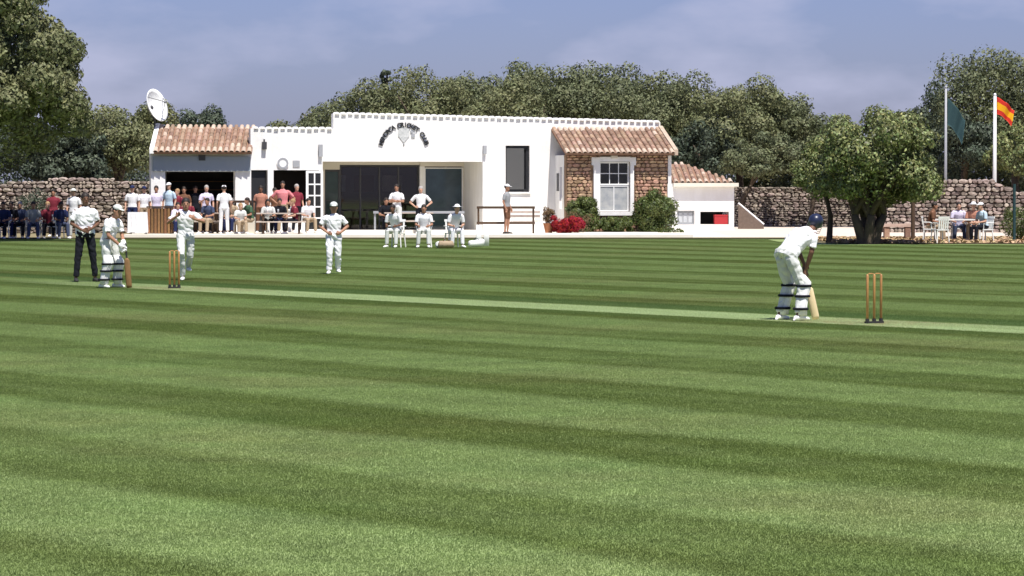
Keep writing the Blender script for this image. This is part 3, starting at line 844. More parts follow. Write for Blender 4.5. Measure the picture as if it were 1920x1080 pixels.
# white quoin pier at right corner with flared foot
qb = MB(); zq = bz(345, 1250, AD)
q0, q1 = ax1 - .13, ax1 + .12
qb.span((ax1 - .10, AD - .03, zq), (ax1 + .03, AD + .4, zaT - .01))
vs_ = [(q0, AD - .06, 0), (q1 + .12, AD - .06, 0), (q1 + .12, AD + .5, 0), (q0, AD + .5, 0), (q0, AD - .06, zq), (q1 - .06, AD - .06, zq), (q1 - .06, AD + .5, zq), (q0, AD + .5, zq)]
qb.add(vs_, [(0, 3, 2, 1), (4, 5, 6, 7), (0, 1, 5, 4), (3, 7, 6, 2), (0, 4, 7, 3), (1, 2, 6, 5)])
qb.build('corner_pier', M_white, club)
# annex roof
tiled_roof(club, 'roof', ax0 - .16, ax1 + .08, AD - .40, bz(287, 1150, AD - .40), -.02, bz(242, 1150, 0), pitch=.222)
# raised verge on right
vb = MB(); zr0, zr1 = bz(287, 1250, AD - .40), bz(242, 1238, 0)
vx = ax1 + .02
vb.add([(vx, AD - .4, zr0 - .08), (vx + .16, AD - .4, zr0 - .08), (vx + .16, 0, zr1 - .08), (vx, 0, zr1 - .08),
        (vx, AD - .4, zr0 + .13), (vx + .16, AD - .4, zr0 + .13), (vx + .16, 0, zr1 + .13), (vx, 0, zr1 + .13)],
       [(0, 3, 2, 1), (4, 5, 6, 7), (0, 1, 5, 4), (3, 7, 6, 2), (0, 4, 7, 3), (1, 2, 6, 5)])
vb.build('verge', M_tilew, club)
# side window & open shutter on the left side of the annex
sz0, sz1 = bz(358, 1046, -.6), bz(325, 1046, -.6)
MB().span((ax0 - .03, -.75, sz0), (ax0 - .003, -.30, sz1)).build('window', M_glass, club)
sh = MB(); sh.span((ax0 - .16, AD + .42, bz(392, 1057, AD)), (ax0 - .06, AD + .47, bz(313, 1057, AD)))
sh.build('shutter', M_wpaint, club)
MB().span((ax0 - .04, AD + .05, 0), (ax0 - .003, AD + .8, bz(320, 1057, AD))).build('wall_strip', M_white, club) if False else None
# little wall lamp above stone window
MB().span((bx(1144, AD), AD - .14, bz(297, 1150, AD)), (bx(1156, AD), AD - .02, bz(292, 1150, AD))).build('wall_lamp', M_cream, club)

# ------------------------------------------------------------------ OUTBUILDING
OD_Y = 147.0
OBO = Vector((X_at(1264, OD_Y), OD_Y, 0.0))
TH2 = math.radians(4)
outb = thing('outbuilding', 'low white outbuilding with hipped clay tile roof to the right of the stone annex', 'building', OBO, TH2)
def O(px, py): 
    P = at(px, py, OD_Y); return (P.x - OBO.x, P.z)
ox1 = O(1378, 0)[0]; oz = O(0, 352)[1]; zbse = O(0, 424)[1]
ow0, ow1 = O(1314, 0)[0], O(1368, 0)[0]; owz0, owz1 = O(0, 421)[1], O(0, 397)[1]
vw0, vw1 = O(1270, 0)[0], O(1303, 0)[0]; vwz1 = O(0, 395)[1]
wall_with_holes('wall', -.1, ox1, -.02, (oz + .05, oz + .05), 0, [(ow0, ow1, owz0, owz1), (vw0, vw1, owz0, vwz1)], M_white, outb)
MB().span((ox1 - .3, .36, 0), (ox1 - .003, 4, oz)).build('wall', M_white, outb)
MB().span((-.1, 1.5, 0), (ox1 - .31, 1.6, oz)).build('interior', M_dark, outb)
# concrete eave band
e0, e1 = O(1262, 0)[0], O(1385, 0)[0]
MB().span((e0, -.28, O(0, 350)[1]), (e1, .5, O(0, 343)[1])).build('eave', M_cream, outb)
zo = O(0, 343)[1]
tiled_roof(outb, 'roof', e0, O(1376, 0)[0], -.2, zo + .02, 2.2, zo + .80, pitch=.25, clip=O(1296, 0)[0])
# hip end
hb = MB(); hx0, hx1 = O(1296, 0)[0], O(1376, 0)[0]
hb.add([(hx1, -.2, zo), (hx1, 4.6, zo), (hx0, 2.2, zo + .78)], [(0, 1, 2)]); hb.add([(e0, 4.6, zo), (hx1, 4.6, zo), (hx0, 2.2, zo + .78), (e0, 2.2, zo + .78)], [(0, 3, 2, 1)])
hb.build('roof_back', M_tileunder, outb)
glazed('window', vw0 + .01, vw1 - .01, owz0 + .01, vwz1 - .01, .08, 3, 1, M_grey, M_curtain, outb, fw=.05, bar=.05)
c = OBO + Vector((ow1 - .34, .36, owz0 + .012))
cool = thing('cool_box', 'red cool box standing in the low opening of the white outbuilding', 'cool box', c, TH2)
MB().box((0, 0, .17), (.56, .4, .34)).build('body', M_redcloth, cool); MB().box((0, 0, .37), (.58, .42, .06)).build('lid', M_redcloth, cool)
MB().span((ow0 - .05, .01, owz0 - .06), (ow1 + .05, 1.4, owz0 + .006)).build('sill', M_conc, outb)
# raised apron in front of the outbuilding
MB().span((X_at(1255, 140), 126.3, -.02), (X_at(1345, 135), 146.9, .05)).build('pavement', M_conc, kind='structure')
# sloping hand wall going down right of it
rl = thing('stair_parapet', 'sloping white stair parapet descending beside the outbuilding to the path', 'parapet', at(1384, 424, 150) * 1.0)
A = at(1384, 381, 150) - rl.location; Bp = at(1432, 421, 150) - rl.location
rl.location.z = 0; A.z += 0; zoff = at(1384, 424, 150).z
A = Vector((0, 0, Z_at(381, 150))); Bp = Vector((X_at(1432, 150) - X_at(1384, 150), 0, Z_at(421, 150)))
sb = MB(); sb.add([(0, -.1, 0), (Bp.x, -.1, 0), (Bp.x, -.1, Bp.z - .05), (0, -.1, A.z - .05), (0, .1, 0), (Bp.x, .1, 0), (Bp.x, .1, Bp.z - .05), (0, .1, A.z - .05)],
       [(0, 1, 2, 3), (4, 7, 6, 5), (0, 4, 5, 1), (1, 5, 6, 2), (2, 6, 7, 3), (3, 7, 4, 0)])
sb.build('wall', M_stonecore, rl)
MB().tube([A, Bp], .055, 6).build('coping', M_white, rl)

# ------------------------------------------------------------------ DRY STONE WALLS
def drywall(label, pxa, pxb, Y, profile, z0=-.02, name='stone_wall', ext=0):
    """profile: list of (px, py) of the wall's top"""
    x0, x1 = X_at(pxa, Y), X_at(pxb, Y)
    w = thing(name, label, 'stone wall', (x0, Y, 0))
    pp = [(X_at(p, Y) - x0, Z_at(q, Y)) for p, q in profile]
    def top(x):
        if x <= pp[0][0]: return pp[0][1]
        for (a, za), (c, zc) in zip(pp, pp[1:]):
            if x <= c: return za + (zc - za) * (x - a) / (c - a)
        return pp[-1][1]
    Lx = x1 - x0
    b = MB(); ns = 24
    for i in range(ns):
        a, c = Lx * i / ns, Lx * (i + 1) / ns; za, zc = top(a) - .08, top(c) - .08
        b.add([(a, .16, -.05), (c, .16, -.05), (c, .6, -.05), (a, .6, -.05), (a, .16, za), (c, .16, zc), (c, .6, zc), (a, .6, za)],
              [(0, 3, 2, 1), (4, 5, 6, 7), (0, 1, 5, 4), (3, 7, 6, 2), (0, 4, 7, 3), (1, 2, 6, 5)])
    b.build('core', M_stonecore, w)
    rc = masonry(0, Lx, z0, top, .07, .19, .11, .40)
    rc.sort(key=lambda r: -(r[1] - r[0]) * (r[3] - r[2]))
    lay(w, rc, ST_grey, 0.0, .34, .045, .10, visible=lambda l: -5 < 960 + (l[0] + x0) * F / Y < 1925, m=M_stone)
    return w
drywall('long dry stone boundary wall on the left behind the seated crowd', -60, 300, 141, [(-60, 345), (0, 345), (40, 338), (120, 334), (285, 337), (300, 338)])
drywall('shaded dry stone wall across the path between outbuilding and tree', 1376, 1668, 159.6, [(1376, 352), (1460, 350), (1560, 352), (1620, 356), (1668, 352)])
drywall('sunlit mounded dry stone wall on the right below the flags', 1655, 1990, 140, [(1655, 400), (1672, 372), (1700, 360), (1740, 352), (1780, 336), (1860, 334), (1885, 346), (1905, 358), (1990, 350)])

# ------------------------------------------------------------------ TREES
def leaf_cards(points, normals, size, r):
    n = len(points)
    nn = normals + r.normal(0, .42, (n, 3)); nn /= np.linalg.norm(nn, axis=1)[:, None] + 1e-9
    t = r.normal(0, 1, (n, 3)); t -= nn * (t * nn).sum(1)[:, None]; t /= np.linalg.norm(t, axis=1)[:, None] + 1e-9
    s = np.cross(nn, t); L_ = (size * r.uniform(.6, 1.4, n))[:, None]
    V = np.zeros((n, 4, 3))
    V[:, 0] = points - t * L_ * .5; V[:, 1] = points + s * L_ * .28 + nn * L_ * .06; V[:, 2] = points + t * L_ * .5; V[:, 3] = points - s * L_ * .28 + nn * L_ * .06
    return V.reshape(-1, 3)
def crown_points(c, R, nlobes, nleaves, r, lobe=(.24, .40), flat=.0, low=-.55):
    c = np.array(c); R = np.array(R)
    P = []; N_ = []
    # lobes over the crown
    d = r.normal(0, 1, (nlobes * 3, 3)); d /= np.linalg.norm(d, axis=1)[:, None]
    d = d[d[:, 2] > low][:nlobes]
    k = r.uniform(.60, .95, len(d))[:, None]
    lc = c + d * R * k
    lr = r.uniform(*lobe, len(d)) * min(R[0], R[2])
    per = np.maximum((nleaves * .86 * lr ** 2 / (lr ** 2).sum()).astype(int), 12)
    for i in range(len(d)):
        q = r.normal(0, 1, (per[i], 3)); q /= np.linalg.norm(q, axis=1)[:, None]
        q = q[(q[:, 2] > -.75)]
        rad = r.uniform(.55, 1.0, len(q)) ** .5
        rad *= 1 + .22 * np.sin(q[:, 0] * 7 + i) * np.sin(q[:, 1] * 6 + i * 2) + r.normal(0, .05, len(q))
        pt = lc[i] + q * (lr[i] * rad)[:, None] * np.array([1, 1, .82])
        P.append(pt); N_.append(q)
    m = int(nleaves * .14)
    q = r.normal(0, 1, (m, 3)); q /= np.linalg.norm(q, axis=1)[:, None]
    P.append(c + q * R * r.uniform(.2, .8, m)[:, None]); N_.append(q)
    return np.vstack(P), np.vstack(N_)
def tree(label, px, top, bottom, wpx, Y, m, leaves=14000, lobes=46, leaf=.15, name='holm_oak', group=None, stems=1, base=None, depth=None, trunk_r=.22, trunk_px=None, low=-.55, lobe=(.24, .40), fork=.45):
    x = X_at(px, Y); zt, zbm = Z_at(top, Y), Z_at(bottom, Y)
    rx = X_at(px + wpx / 2, Y) - x; rz = (zt - zbm) / 2; ry = depth or rx
    r = np.random.default_rng(int(px * 7 + Y * 3 + top) % 99991)
    tx = X_at(trunk_px, Y) if trunk_px else x
    root = thing(name, label, 'tree', (tx, Y, 0), 0, group)
    cz_ = (zt + zbm) / 2; c = np.array([x - tx, 0, cz_])
    P, N_ = crown_points(c, np.array([rx, ry, rz]) * .93, lobes, leaves, r, low=low, lobe=lobe)
    P[:, 2] = np.maximum(P[:, 2], .25)
    V = leaf_cards(P, N_, leaf, r)
    link('crown', np_mesh('crown', V, np.arange(len(V)).reshape(-1, 4), m), root)
    b = MB(); hz = max(zbm, .6) + rz * fork
    for s_ in range(stems):
        a = 2 * PI * s_ / max(stems, 1) + r.uniform(0, 1)
        off = .16 * (stems > 1)
        b0 = Vector((off * math.cos(a), off * math.sin(a), -.05))
        b1 = Vector((b0.x * 2.4 + r.uniform(-.15, .15), b0.y * 2 + r.uniform(-.15, .15), hz * .55))
        b2 = Vector((c[0] * .6 + b1.x * 1.6, b1.y * 1.6, hz))
        tr = trunk_r / (stems ** .5)
        b.tube([b0, b0.lerp(b1, .15) + Vector((0, 0, .05)), b1, b2], [tr * 1.35, tr * 1.05, tr * .85, tr * .6], 8)
        for k in range(5):
            e = Vector(c) + Vector((r.uniform(-.55, .55) * rx, r.uniform(-.5, .5) * ry, r.uniform(-.1, .5) * rz))
            mdl = b2.lerp(e, .5) + Vector((0, 0, .15 * rz)) * r.uniform(-.4, 1)
            b.tube([b2 if k % 2 else b1.lerp(b2, .6), mdl, e], [tr * .5, tr * .3, tr * .1], 6)
    b.build('trunk', M_bark, root, smooth=True)
    return root
G = 'trees behind the clubhouse'
# the big tree at the left edge
tree('huge olive green tree filling the left edge above the seated crowd', 10, -70, 375, 340, 120, M_leafolive, 90000, 62, .15, name='large_tree', depth=3.6, trunk_r=.35, trunk_px=-70, lobe=(.20, .31))
tree('tall dark tree beyond the left edge of the field', -230, -120, 380, 420, 128, M_leafoak, 16000, 60, .2, name='large_tree', trunk_r=.35)
tree('olive tree just left of the satellite dish', 215, 180, 372, 150, 146, M_leafolive, 16000, 46, .14, group=G)
tree('low dark bushy tree under the big left tree', 120, 235, 375, 190, 144, M_leafdark, 26000, 40, .15, group=G)
tree('dark conifer-like crown behind the left tiled roof', 374, 196, 330, 150, 172, M_leafdark, 14000, 40, .15, group=G)
tree('small crown between the dish and the left tiled roof', 300, 190, 340, 130, 160, M_leafolive, 12000, 30, .14, group=G)
tree('dusky crown behind the stone wall at the far left', 70, 225, 350, 160, 158, M_leafdark, 9000, 34, .15, group=G)
data = [
    ('lowest crown where the tree mass starts above the mid parapet', 575, 208, 345, 130, 172, M_leafolive, 9000),
    ('rounded crown rising left of the parapet step', 640, 176, 345, 150, 166, M_leafoak, 12000),
    ('crown with an upright tuft above the parapet step', 708, 136, 345, 160, 166, M_leafoak, 15000),
    ('brownish olive crown above the left of the arched sign', 790, 119, 345, 175, 164, M_leafolive, 16000),
    ('olive crown above the right of the arched sign', 880, 122, 345, 180, 166, M_leafoak, 16000),
    ('yellowish crown overlapping the foot of the tallest tree', 945, 138, 345, 130, 160, M_leafolive, 14000),
    ('tall rounded crown left of the tallest tree top', 1010, 108, 345, 190, 166, M_leafoak, 18000),
    ('tallest rounded tree top above the upright dark window', 1112, 102, 345, 230, 168, M_leafoak, 22000),
    ('dark crown behind the right end of the stone annex roof', 1212, 122, 350, 200, 166, M_leafoak, 18000),
    ('grey green crown in the dip behind the annex verge', 1305, 142, 352, 190, 164, M_leafoak, 16000),
    ('pale sunlit crown above the outbuilding roof', 1392, 138, 352, 200, 162, M_leafolive, 20000),
    ('crown sloping down on the right end of the long tree mass', 1466, 172, 352, 165, 163, M_leafoak, 17000),
]
for d_ in data:
    tree(d_[0], d_[1], d_[2], d_[3], d_[4] * 1.22, d_[5], d_[6], int(d_[7] * 1.35), 48, .135, group=G, depth=3.4, lobe=(.22, .34))
tree('low shady crown directly behind the outbuilding ridge', 1330, 222, 362, 150, 160.5, M_leafdark, 12000, 40, .14, group=G, depth=2)
tree('overhanging crown in front of the shaded wall next to the outbuilding', 1435, 250, 356, 170, 156.6, M_leafoak, 17000, 50, .13, group=G, depth=2.4, trunk_px=1392, trunk_r=.12)
tree('overhanging crown on a thin trunk left of the spreading tree', 1540, 262, 358, 170, 156.4, M_leafoak, 17000, 50, .13, group=G, depth=2.4, trunk_px=1518, trunk_r=.12)
tree('overhanging crown half hidden behind the spreading tree', 1632, 268, 358, 130, 156.4, M_leafoak, 10000, 40, .13, group=G, depth=2.4, trunk_px=1640, trunk_r=.12)
tree('pointed dark sprig standing above the tree mass on the left', 722, 124, 180, 26, 165, M_leafdark, 900, 8, .14, group=G)
G2 = 'tall trees behind the flagpoles'
for d_ in [('broad tall tree behind the flags with a rounded top', 1860, 86, 350, 250, 162, M_leafoak, 26000),
           ('grey green shoulder of foliage left of the flags', 1742, 150, 345, 105, 168, M_leafdark, 9000),
           ('small distant crown peeping above the spreading tree', 1700, 208, 345, 130, 172, M_leafoak, 9000),
           ('dark tree right behind the green flag', 1815, 215, 350, 110, 152, M_leafdark, 13000),
           ('leafy tree at the right edge below the yellow and red flag', 1912, 225, 352, 110, 148, M_leafbright, 13000),
           ('tall tree beyond the right edge behind the stone wall', 2010, 110, 350, 220, 160, M_leafoak, 12000)]:
    tree(d_[0], d_[1], d_[2], d_[3], d_[4], d_[5], d_[6], d_[7], 52, .145, group=G2, depth=3)
tree('spreading bright green tree with several stems standing at the lawn edge', 1635, 206, 418, 284, 114.5, M_leafbright, 46000, 60, .115, name='carob_tree',
     stems=5, trunk_r=.42, trunk_px=1630, depth=2.3, lobe=(.20, .36), low=-.8, fork=.15)
tree('lower left skirt of foliage hanging beside the spreading tree', 1538, 258, 396, 110, 116.5, M_leafbright, 12000, 30, .10, name='carob_tree', trunk_r=.10, trunk_px=1555, depth=1.0)

# dense undergrowth below and behind the crowns, a mass nobody could count
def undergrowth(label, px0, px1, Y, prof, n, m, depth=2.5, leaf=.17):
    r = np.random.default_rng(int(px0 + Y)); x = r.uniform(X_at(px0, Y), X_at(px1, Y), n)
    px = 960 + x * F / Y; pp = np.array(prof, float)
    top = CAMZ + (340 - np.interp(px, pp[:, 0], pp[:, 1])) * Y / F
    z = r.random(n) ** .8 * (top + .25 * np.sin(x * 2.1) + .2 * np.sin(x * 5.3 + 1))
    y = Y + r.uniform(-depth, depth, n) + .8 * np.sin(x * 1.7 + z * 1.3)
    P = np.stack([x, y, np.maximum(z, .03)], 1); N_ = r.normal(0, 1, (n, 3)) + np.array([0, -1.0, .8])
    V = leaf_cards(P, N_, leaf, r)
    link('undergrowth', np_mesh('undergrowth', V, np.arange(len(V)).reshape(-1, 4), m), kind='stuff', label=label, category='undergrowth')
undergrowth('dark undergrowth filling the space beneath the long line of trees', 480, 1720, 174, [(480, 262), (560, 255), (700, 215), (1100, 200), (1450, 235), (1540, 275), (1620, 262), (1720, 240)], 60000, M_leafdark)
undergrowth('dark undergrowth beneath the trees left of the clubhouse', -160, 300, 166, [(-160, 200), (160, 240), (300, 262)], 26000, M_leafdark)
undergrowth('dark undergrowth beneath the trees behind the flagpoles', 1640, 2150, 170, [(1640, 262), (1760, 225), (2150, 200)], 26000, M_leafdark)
undergrowth('leafy scrub growing close behind the stone walls on the right', 1390, 1990, 163.5, [(1390, 300), (1500, 290), (1700, 300), (1990, 290)], 26000, M_leafoak, 1.0)
# shrubs in front of the annex
def shrub(label, px0, px1, top, bottom, Y, m, leaves, leaf=.055, name='shrub', cat='shrub', z0=.1, depth=.5, lobes=26):
    x0, x1 = X_at(px0, Y), X_at(px1, Y); zt = Z_at(top, Y); r = np.random.default_rng(int(px0 + top * 3))
    root = thing(name, label, cat, ((x0 + x1) / 2, Y, z0))
    rz = (zt - z0) / 2 * 1.04
    P, N_ = crown_points((0, 0, rz * .95), np.array([(x1 - x0) / 2, depth, rz]), lobes, leaves, r, lobe=(.30, .5), low=-1)
    P[:, 2] = np.maximum(P[:, 2], .02)
    V = leaf_cards(P, N_, leaf, r)
    link('foliage', np_mesh('foliage', V, np.arange(len(V)).reshape(-1, 4), m), root)
    b = MB()
    for k in range(6):
        a = k * 1.05; b.tube([(.06 * math.cos(a), .06 * math.sin(a), 0), (.5 * (x1 - x0) / 2 * math.cos(a), .3 * math.sin(a), rz * 1.2)], [.02, .008], 5)
    b.build('stem', M_bark, root)
    return root
SY = 132.4
shrub('bushy green shrub climbing the stone annex left of its window', 1062, 1118, 366, 441, SY, M_leafshrub, 22000, .075, lobes=40)
shrub('low green shrub directly under the white framed annex window', 1104, 1202, 404, 441, SY - .1, M_leafshrub, 15000, .075, lobes=34)
shrub('tall rounded shrub at the right corner of the stone annex', 1188, 1264, 362, 441, SY, M_leafshrub, 30000, .075, lobes=46)
shrub('dark trailing plant at the foot of the corner shrub', 1225, 1292, 428, 444, SY - 1.5, M_leafshrub, 1600)
fl = shrub('low mass of red flowers in front of the annex corner', 1024, 1102, 404, 441, 129.6, M_petal, 14000, .06, name='flowering_plant', cat='flowers', z0=.14)
shrub('bronze leaved plant spilling above the red flowers', 1050, 1112, 398, 425, 130.9, M_leafbrown, 1500, .06, name='bronze_plant', cat='plant')
pot = thing('potted_plant', 'round terracotta pot with a bronze plant left of the red flowers', 'potted plant', (X_at(1029, 130), 130.0, .14))
MB().loft([((0, 0, 0), (.13, 0, 0), (0, .13, 0)), ((0, 0, .3), (.2, 0, 0), (0, .2, 0)), ((0, 0, .36), (.22, 0, 0), (0, .22, 0))], 14).build('pot', M_terracotta, pot)
r = np.random.default_rng(2); P, N_ = crown_points((0, 0, .62), (.27, .27, .30), 12, 900, r, lobe=(.3, .5), low=-1)
V = leaf_cards(P, N_, .07, r); link('foliage', np_mesh('foliage', V, np.arange(len(V)).reshape(-1, 4), M_leafbrown), pot)
shrub('green bush beside the dark post at the right edge', 1878, 1945, 392, 462, 118, M_leafshrub, 5000, .06, depth=.8)
shrub('scrubby dry bush low along the foot of the left wall', 20, 120, 352, 400, 139.5, M_leafdark, 2600, .08)

# ------------------------------------------------------------------ FLAGS, DISH, POSTS
def flagpole(label, px, top, base_py, Y, r, m):
    t = thing('flagpole', label, 'flagpole', (X_at(px, Y), Y, 0))
    zt = Z_at(top, Y)
    MB().tube([(0, 0, 0), (0, 0, zt)], [r * 1.3, r * .8], 8).build('pole', m, t, smooth=True)
    MB().ell((0, 0, zt + .06), (.06, .06, .06)).build('finial', m, t)
    return t
FY = 145.0
flagpole('slim grey flagpole carrying the dark green flag', 1773, 166, 0, FY, .055, M_grey)
flagpole('white flagpole carrying the red and yellow flag', 1865, 180, 0, FY, .075, M_wpaint)
def flag(name, label, px, py, wpx, hpx, Y, mats, bands, droop, seed, emblem=None):
    """hanging flag: a grid folded along its length and sagging"""
    r = random.Random(seed); nx, nz = 22, 14; k = Y / F
    x0, z0 = X_at(px, Y), Z_at(py, Y); W, H = wpx * k, hpx * k
    root = thing(name, label, 'flag', (x0, Y, z0))
    b = MB(); vs_ = []
    for side in (0, 1):
        for i in range(nx + 1):
            s = i / nx
            for j in range(nz + 1):
                t = j / nz
                x = W * s * (1 - .22 * t * s) ; y = .16 * math.sin(s * 9 + t * 2.2) * s + side * .006
                z = -H * t * (1 - .12 * s) - droop * H * s ** 1.3 + .03 * math.sin(s * 13 + t * 5) * s
                vs_.append((x, y, z))
    off = (nx + 1) * (nz + 1); fs = []; mi = []
    def idx(i, j, sd=0): return sd * off + i * (nz + 1) + j
    for i in range(nx):
        for j in range(nz):
            t = (j + .5) / nz; m_ = bands(t)
            fs.append((idx(i, j), idx(i, j + 1), idx(i + 1, j + 1), idx(i + 1, j))); mi.append(m_)
            fs.append((idx(i, j, 1), idx(i + 1, j, 1), idx(i + 1, j + 1, 1), idx(i, j + 1, 1))); mi.append(m_)
    for i in range(nx):
        for j in (0, nz):
            fs.append((idx(i, j), idx(i + 1, j), idx(i + 1, j, 1), idx(i, j, 1))); mi.append(bands(0 if j == 0 else .99))
    for j in range(nz):
        for i in (0, nx): fs.append((idx(i, j), idx(i, j + 1), idx(i, j + 1, 1), idx(i, j, 1))); mi.append(bands((j + .5) / nz))
    b.v = vs_; b.f = fs; b.m = mi
    b.build('cloth', mats, root, smooth=True)
    return root
flag('green_flag', 'limp dark green flag hanging from the slim grey pole', 1776, 184, 34, 50, FY, [M_flaggreen], lambda t: 0, .85, 1)
flag('spanish_flag', 'limp red and yellow striped flag on the white pole', 1869, 182, 33, 32, FY - .02, [M_flagred, M_flagyel], lambda t: 1 if .27 < t < .73 else 0, .80, 4)
def post(label, px, top, base_y_px, Y, r, m, name='post'):
    t = thing(name, label, 'post', (X_at(px, Y), Y, 0))
    MB().tube([(0, 0, 0), (0, 0, Z_at(top, Y))], r, 8).build('shaft', m, t)
    MB().box((0, 0, .02), (r * 4, r * 4, .05)).build('foot', m, t)
post('dark wooden post left of the right-hand garden table', 1712, 366, 0, 118, .07, M_wood)
post('tall dark green post at the right edge of the picture', 1902, 345, 0, 116, .05, M_flaggreen)

# satellite dish behind the left roof
DY = 131.6
dl = at(290, 199, DY)
dish = thing('satellite_dish', 'large tilted white satellite dish standing above the left tiled roof', 'satellite dish', (dl.x, DY, bz(238, 300, 1.2) + BO.z))
dr = Vector((0, 0, dl.z - dish.location.z))
ax = Vector((.84, -.44, .30)).normalized()
Rm = ax.to_track_quat('Z', 'Y').to_matrix()
Rd = .64
def dishpt(rr, a, off=0.0):
    return dr + Rm @ Vector((rr * math.cos(a), rr * math.sin(a) , .28 * (rr / Rd) ** 2 - .14 + off))
b = MB(); rings = [Rd * k / 6 for k in range(0, 7)]; n_ = 28; vs_ = []; fs = []
for off in (0, -.03):
    for rr in rings:
        for k in range(n_): vs_.append(dishpt(max(rr, .01), 2 * PI * k / n_, off))
nr = len(rings)
for s_ in (0, 1):
    for i in range(nr - 1):
        for k in range(n_):
            q = [s_ * nr * n_ + i * n_ + k, s_ * nr * n_ + (i + 1) * n_ + k, s_ * nr * n_ + (i + 1) * n_ + (k + 1) % n_, s_ * nr * n_ + i * n_ + (k + 1) % n_]
            fs.append(tuple(q if s_ == 0 else reversed(q)))
for k in range(n_):
    fs.append(((nr - 1) * n_ + k, (2 * nr - 1) * n_ + k, (2 * nr - 1) * n_ + (k + 1) % n_, (nr - 1) * n_ + (k + 1) % n_))
b.add(vs_, fs); b.build('reflector', M_dish, dish, smooth=True)
# scale across: the photograph's dish is tall and narrow because it is seen from the side
b = MB(); fp = dr + Rm @ Vector((0, 0, .50))
for a in (0.5, 2.6, 4.7): b.tube([dishpt(Rd * .95, a), fp], .012, 5)
b.build('feed_arm', M_iron, dish); MB().tube([fp - Rm @ Vector((0, 0, .05)), fp + Rm @ Vector((0, 0, .1))], .045, 8).build('feed_horn', M_grey, dish)
b = MB(); b.tube([(0, 0, -.2), (0, 0, .25), dr + Rm @ Vector((0, 0, -.3)), dr + Rm @ Vector((0, 0, -.15))], .035, 8); b.build('mast', M_iron, dish)
b = MB(); b.ell(dr + Rm @ Vector((0, 0, -.2)), (.12, .12, .1)); b.build('mount', M_iron, dish)

# ------------------------------------------------------------------ FURNITURE
def mk_chair():
    t = thing('plastic_chair', 'x', 'chair')
    MB().box((0, 0, .43), (.44, .42, .035)).build('seat', M_plastic, t)
    b = MB()
    for k in range(5): b.box((-.16 + .08 * k, -.235, .64), (.05, .02, .36), rx=.14)
    b.box((0, -.26, .83), (.42, .03, .07), rx=.14); b.build('backrest', M_plastic, t)
    for sx in (-1, 1):
        for sy in (-1, 1): MB().tube([(sx * .19, sy * .18, .43), (sx * .23, sy * .22, 0)], [.025, .018], 6).build('leg', M_plastic, t)
        MB().tube([(sx * .23, -.22, .66), (sx * .245, 0, .66), (sx * .23, .19, .62), (sx * .2, .18, .44)], .018, 6).build('armrest', M_plastic, t)
    return t
chair0 = mk_chair(); chair_used = [False]
def place(proto, used, x, y, z, rz, label, group=None):
    o = proto if not used[0] else copy_tree(proto)
    used[0] = True
    o.location = (x, y, z); o.rotation_euler = (0, 0, rz); o['label'] = label
    if group: o['group'] = group
    return o
def chair(x, y, z, rz, label, group): return place(chair0, chair_used, x, y, z, rz, label, group)
def mk_picnic():
    t = thing('picnic_table', 'x', 'table')
    for k in range(5): MB().box((0, -.30 + .15 * k, .74), (1.8, .135, .04)).build('plank', M_woodpale, t)
    for sy in (-1, 1):
        MB().box((0, sy * .68, .44), (1.8, .24, .04)).build('bench', M_woodpale, t)
    for sx in (-1, 1):
        b = MB(); b.tube([(sx * .65, -.25, .72), (sx * .65, -.66, 0)], .04, 4); b.tube([(sx * .65, .25, .72), (sx * .65, .66, 0)], .04, 4)
        b.box((sx * .70, 0, .40), (.04, 1.5, .09)); b.build('trestle', M_wood, t)
    return t
pic0 = mk_picnic(); pic_used = [False]
place(pic0, pic_used, X_at(527, 127.6), 127.6, .14, .06, 'pale plank picnic table below the pink shirted man', 'picnic tables on the terrace')
place(pic0, pic_used, X_at(766, 129.6), 129.6, .14, .1, 'picnic table between the two men standing on the veranda', 'picnic tables on the terrace')
place(pic0, pic_used, X_at(370, 128.8), 128.8, .14, -.05, 'picnic table behind the running bowler near the bar hatch', 'picnic tables on the terrace')
# railings on the terrace
def railing(label, pxs, Y, rails, m, z0=.14):
    x0 = X_at(pxs[0], Y); t = thing('railing', label, 'railing', (x0, Y, z0))
    top = max(Z_at(r_, Y) for r_ in rails) - z0
    for p in pxs: MB().box((X_at(p, Y) - x0, 0, (top - .02) / 2), (.07, .07, top - .02)).build('post', m, t)
    for r_ in rails: MB().box(((X_at(pxs[-1], Y) - x0) / 2, -.065, Z_at(r_, Y) - z0), (X_at(pxs[-1], Y) - x0 + .12, .045, .09)).build('rail', m, t)
    return t
railing('dark wooden railing right of the veranda opening', (897, 947, 1000), 128.4, (389, 418), M_wood)
railing('pale grey railing in front of the sliding doors', (703, 745, 800, 868), 130.6, (398,), M_grey)
railing('dark rail by the bar pillar in front of the open door', (441, 470), 129.5, (378, 408), M_wood)
# white draped serving table on the left
st = thing('serving_table', 'serving table under a long white cloth between the left spectators', 'table', (X_at(259, 127.2), 127.2, .14))
st.scale = (.72, 1, 1)
MB().box((0, 0, .76), (.92, .6, .04)).build('tabletop', M_wood, st)
for sx in (-1, 1):
    for sy in (-1, 1): MB().box((sx * .38, sy * .22, .37), (.04, .04, .74)).build('leg', M_iron, st)
tc = MB()
pp = []
for k in range(48):
    a = k / 48 * 4; s_ = int(a); f_ = a - s_
    cs_ = [(-.48, -.32), (.48, -.32), (.48, .32), (-.48, .32), (-.48, -.32)]
    q0_, q1_ = Vector(cs_[s_]), Vector(cs_[s_ + 1]); q_ = q0_.lerp(q1_, f_)
    w_ = 1 + .05 * math.sin(k * 2.3); pp.append((q_, w_))
vs_ = [(q.x, q.y, .79) for q, w in pp] + [(q.x * w * 1.03, q.y * w * 1.03, .06) for q, w in pp]
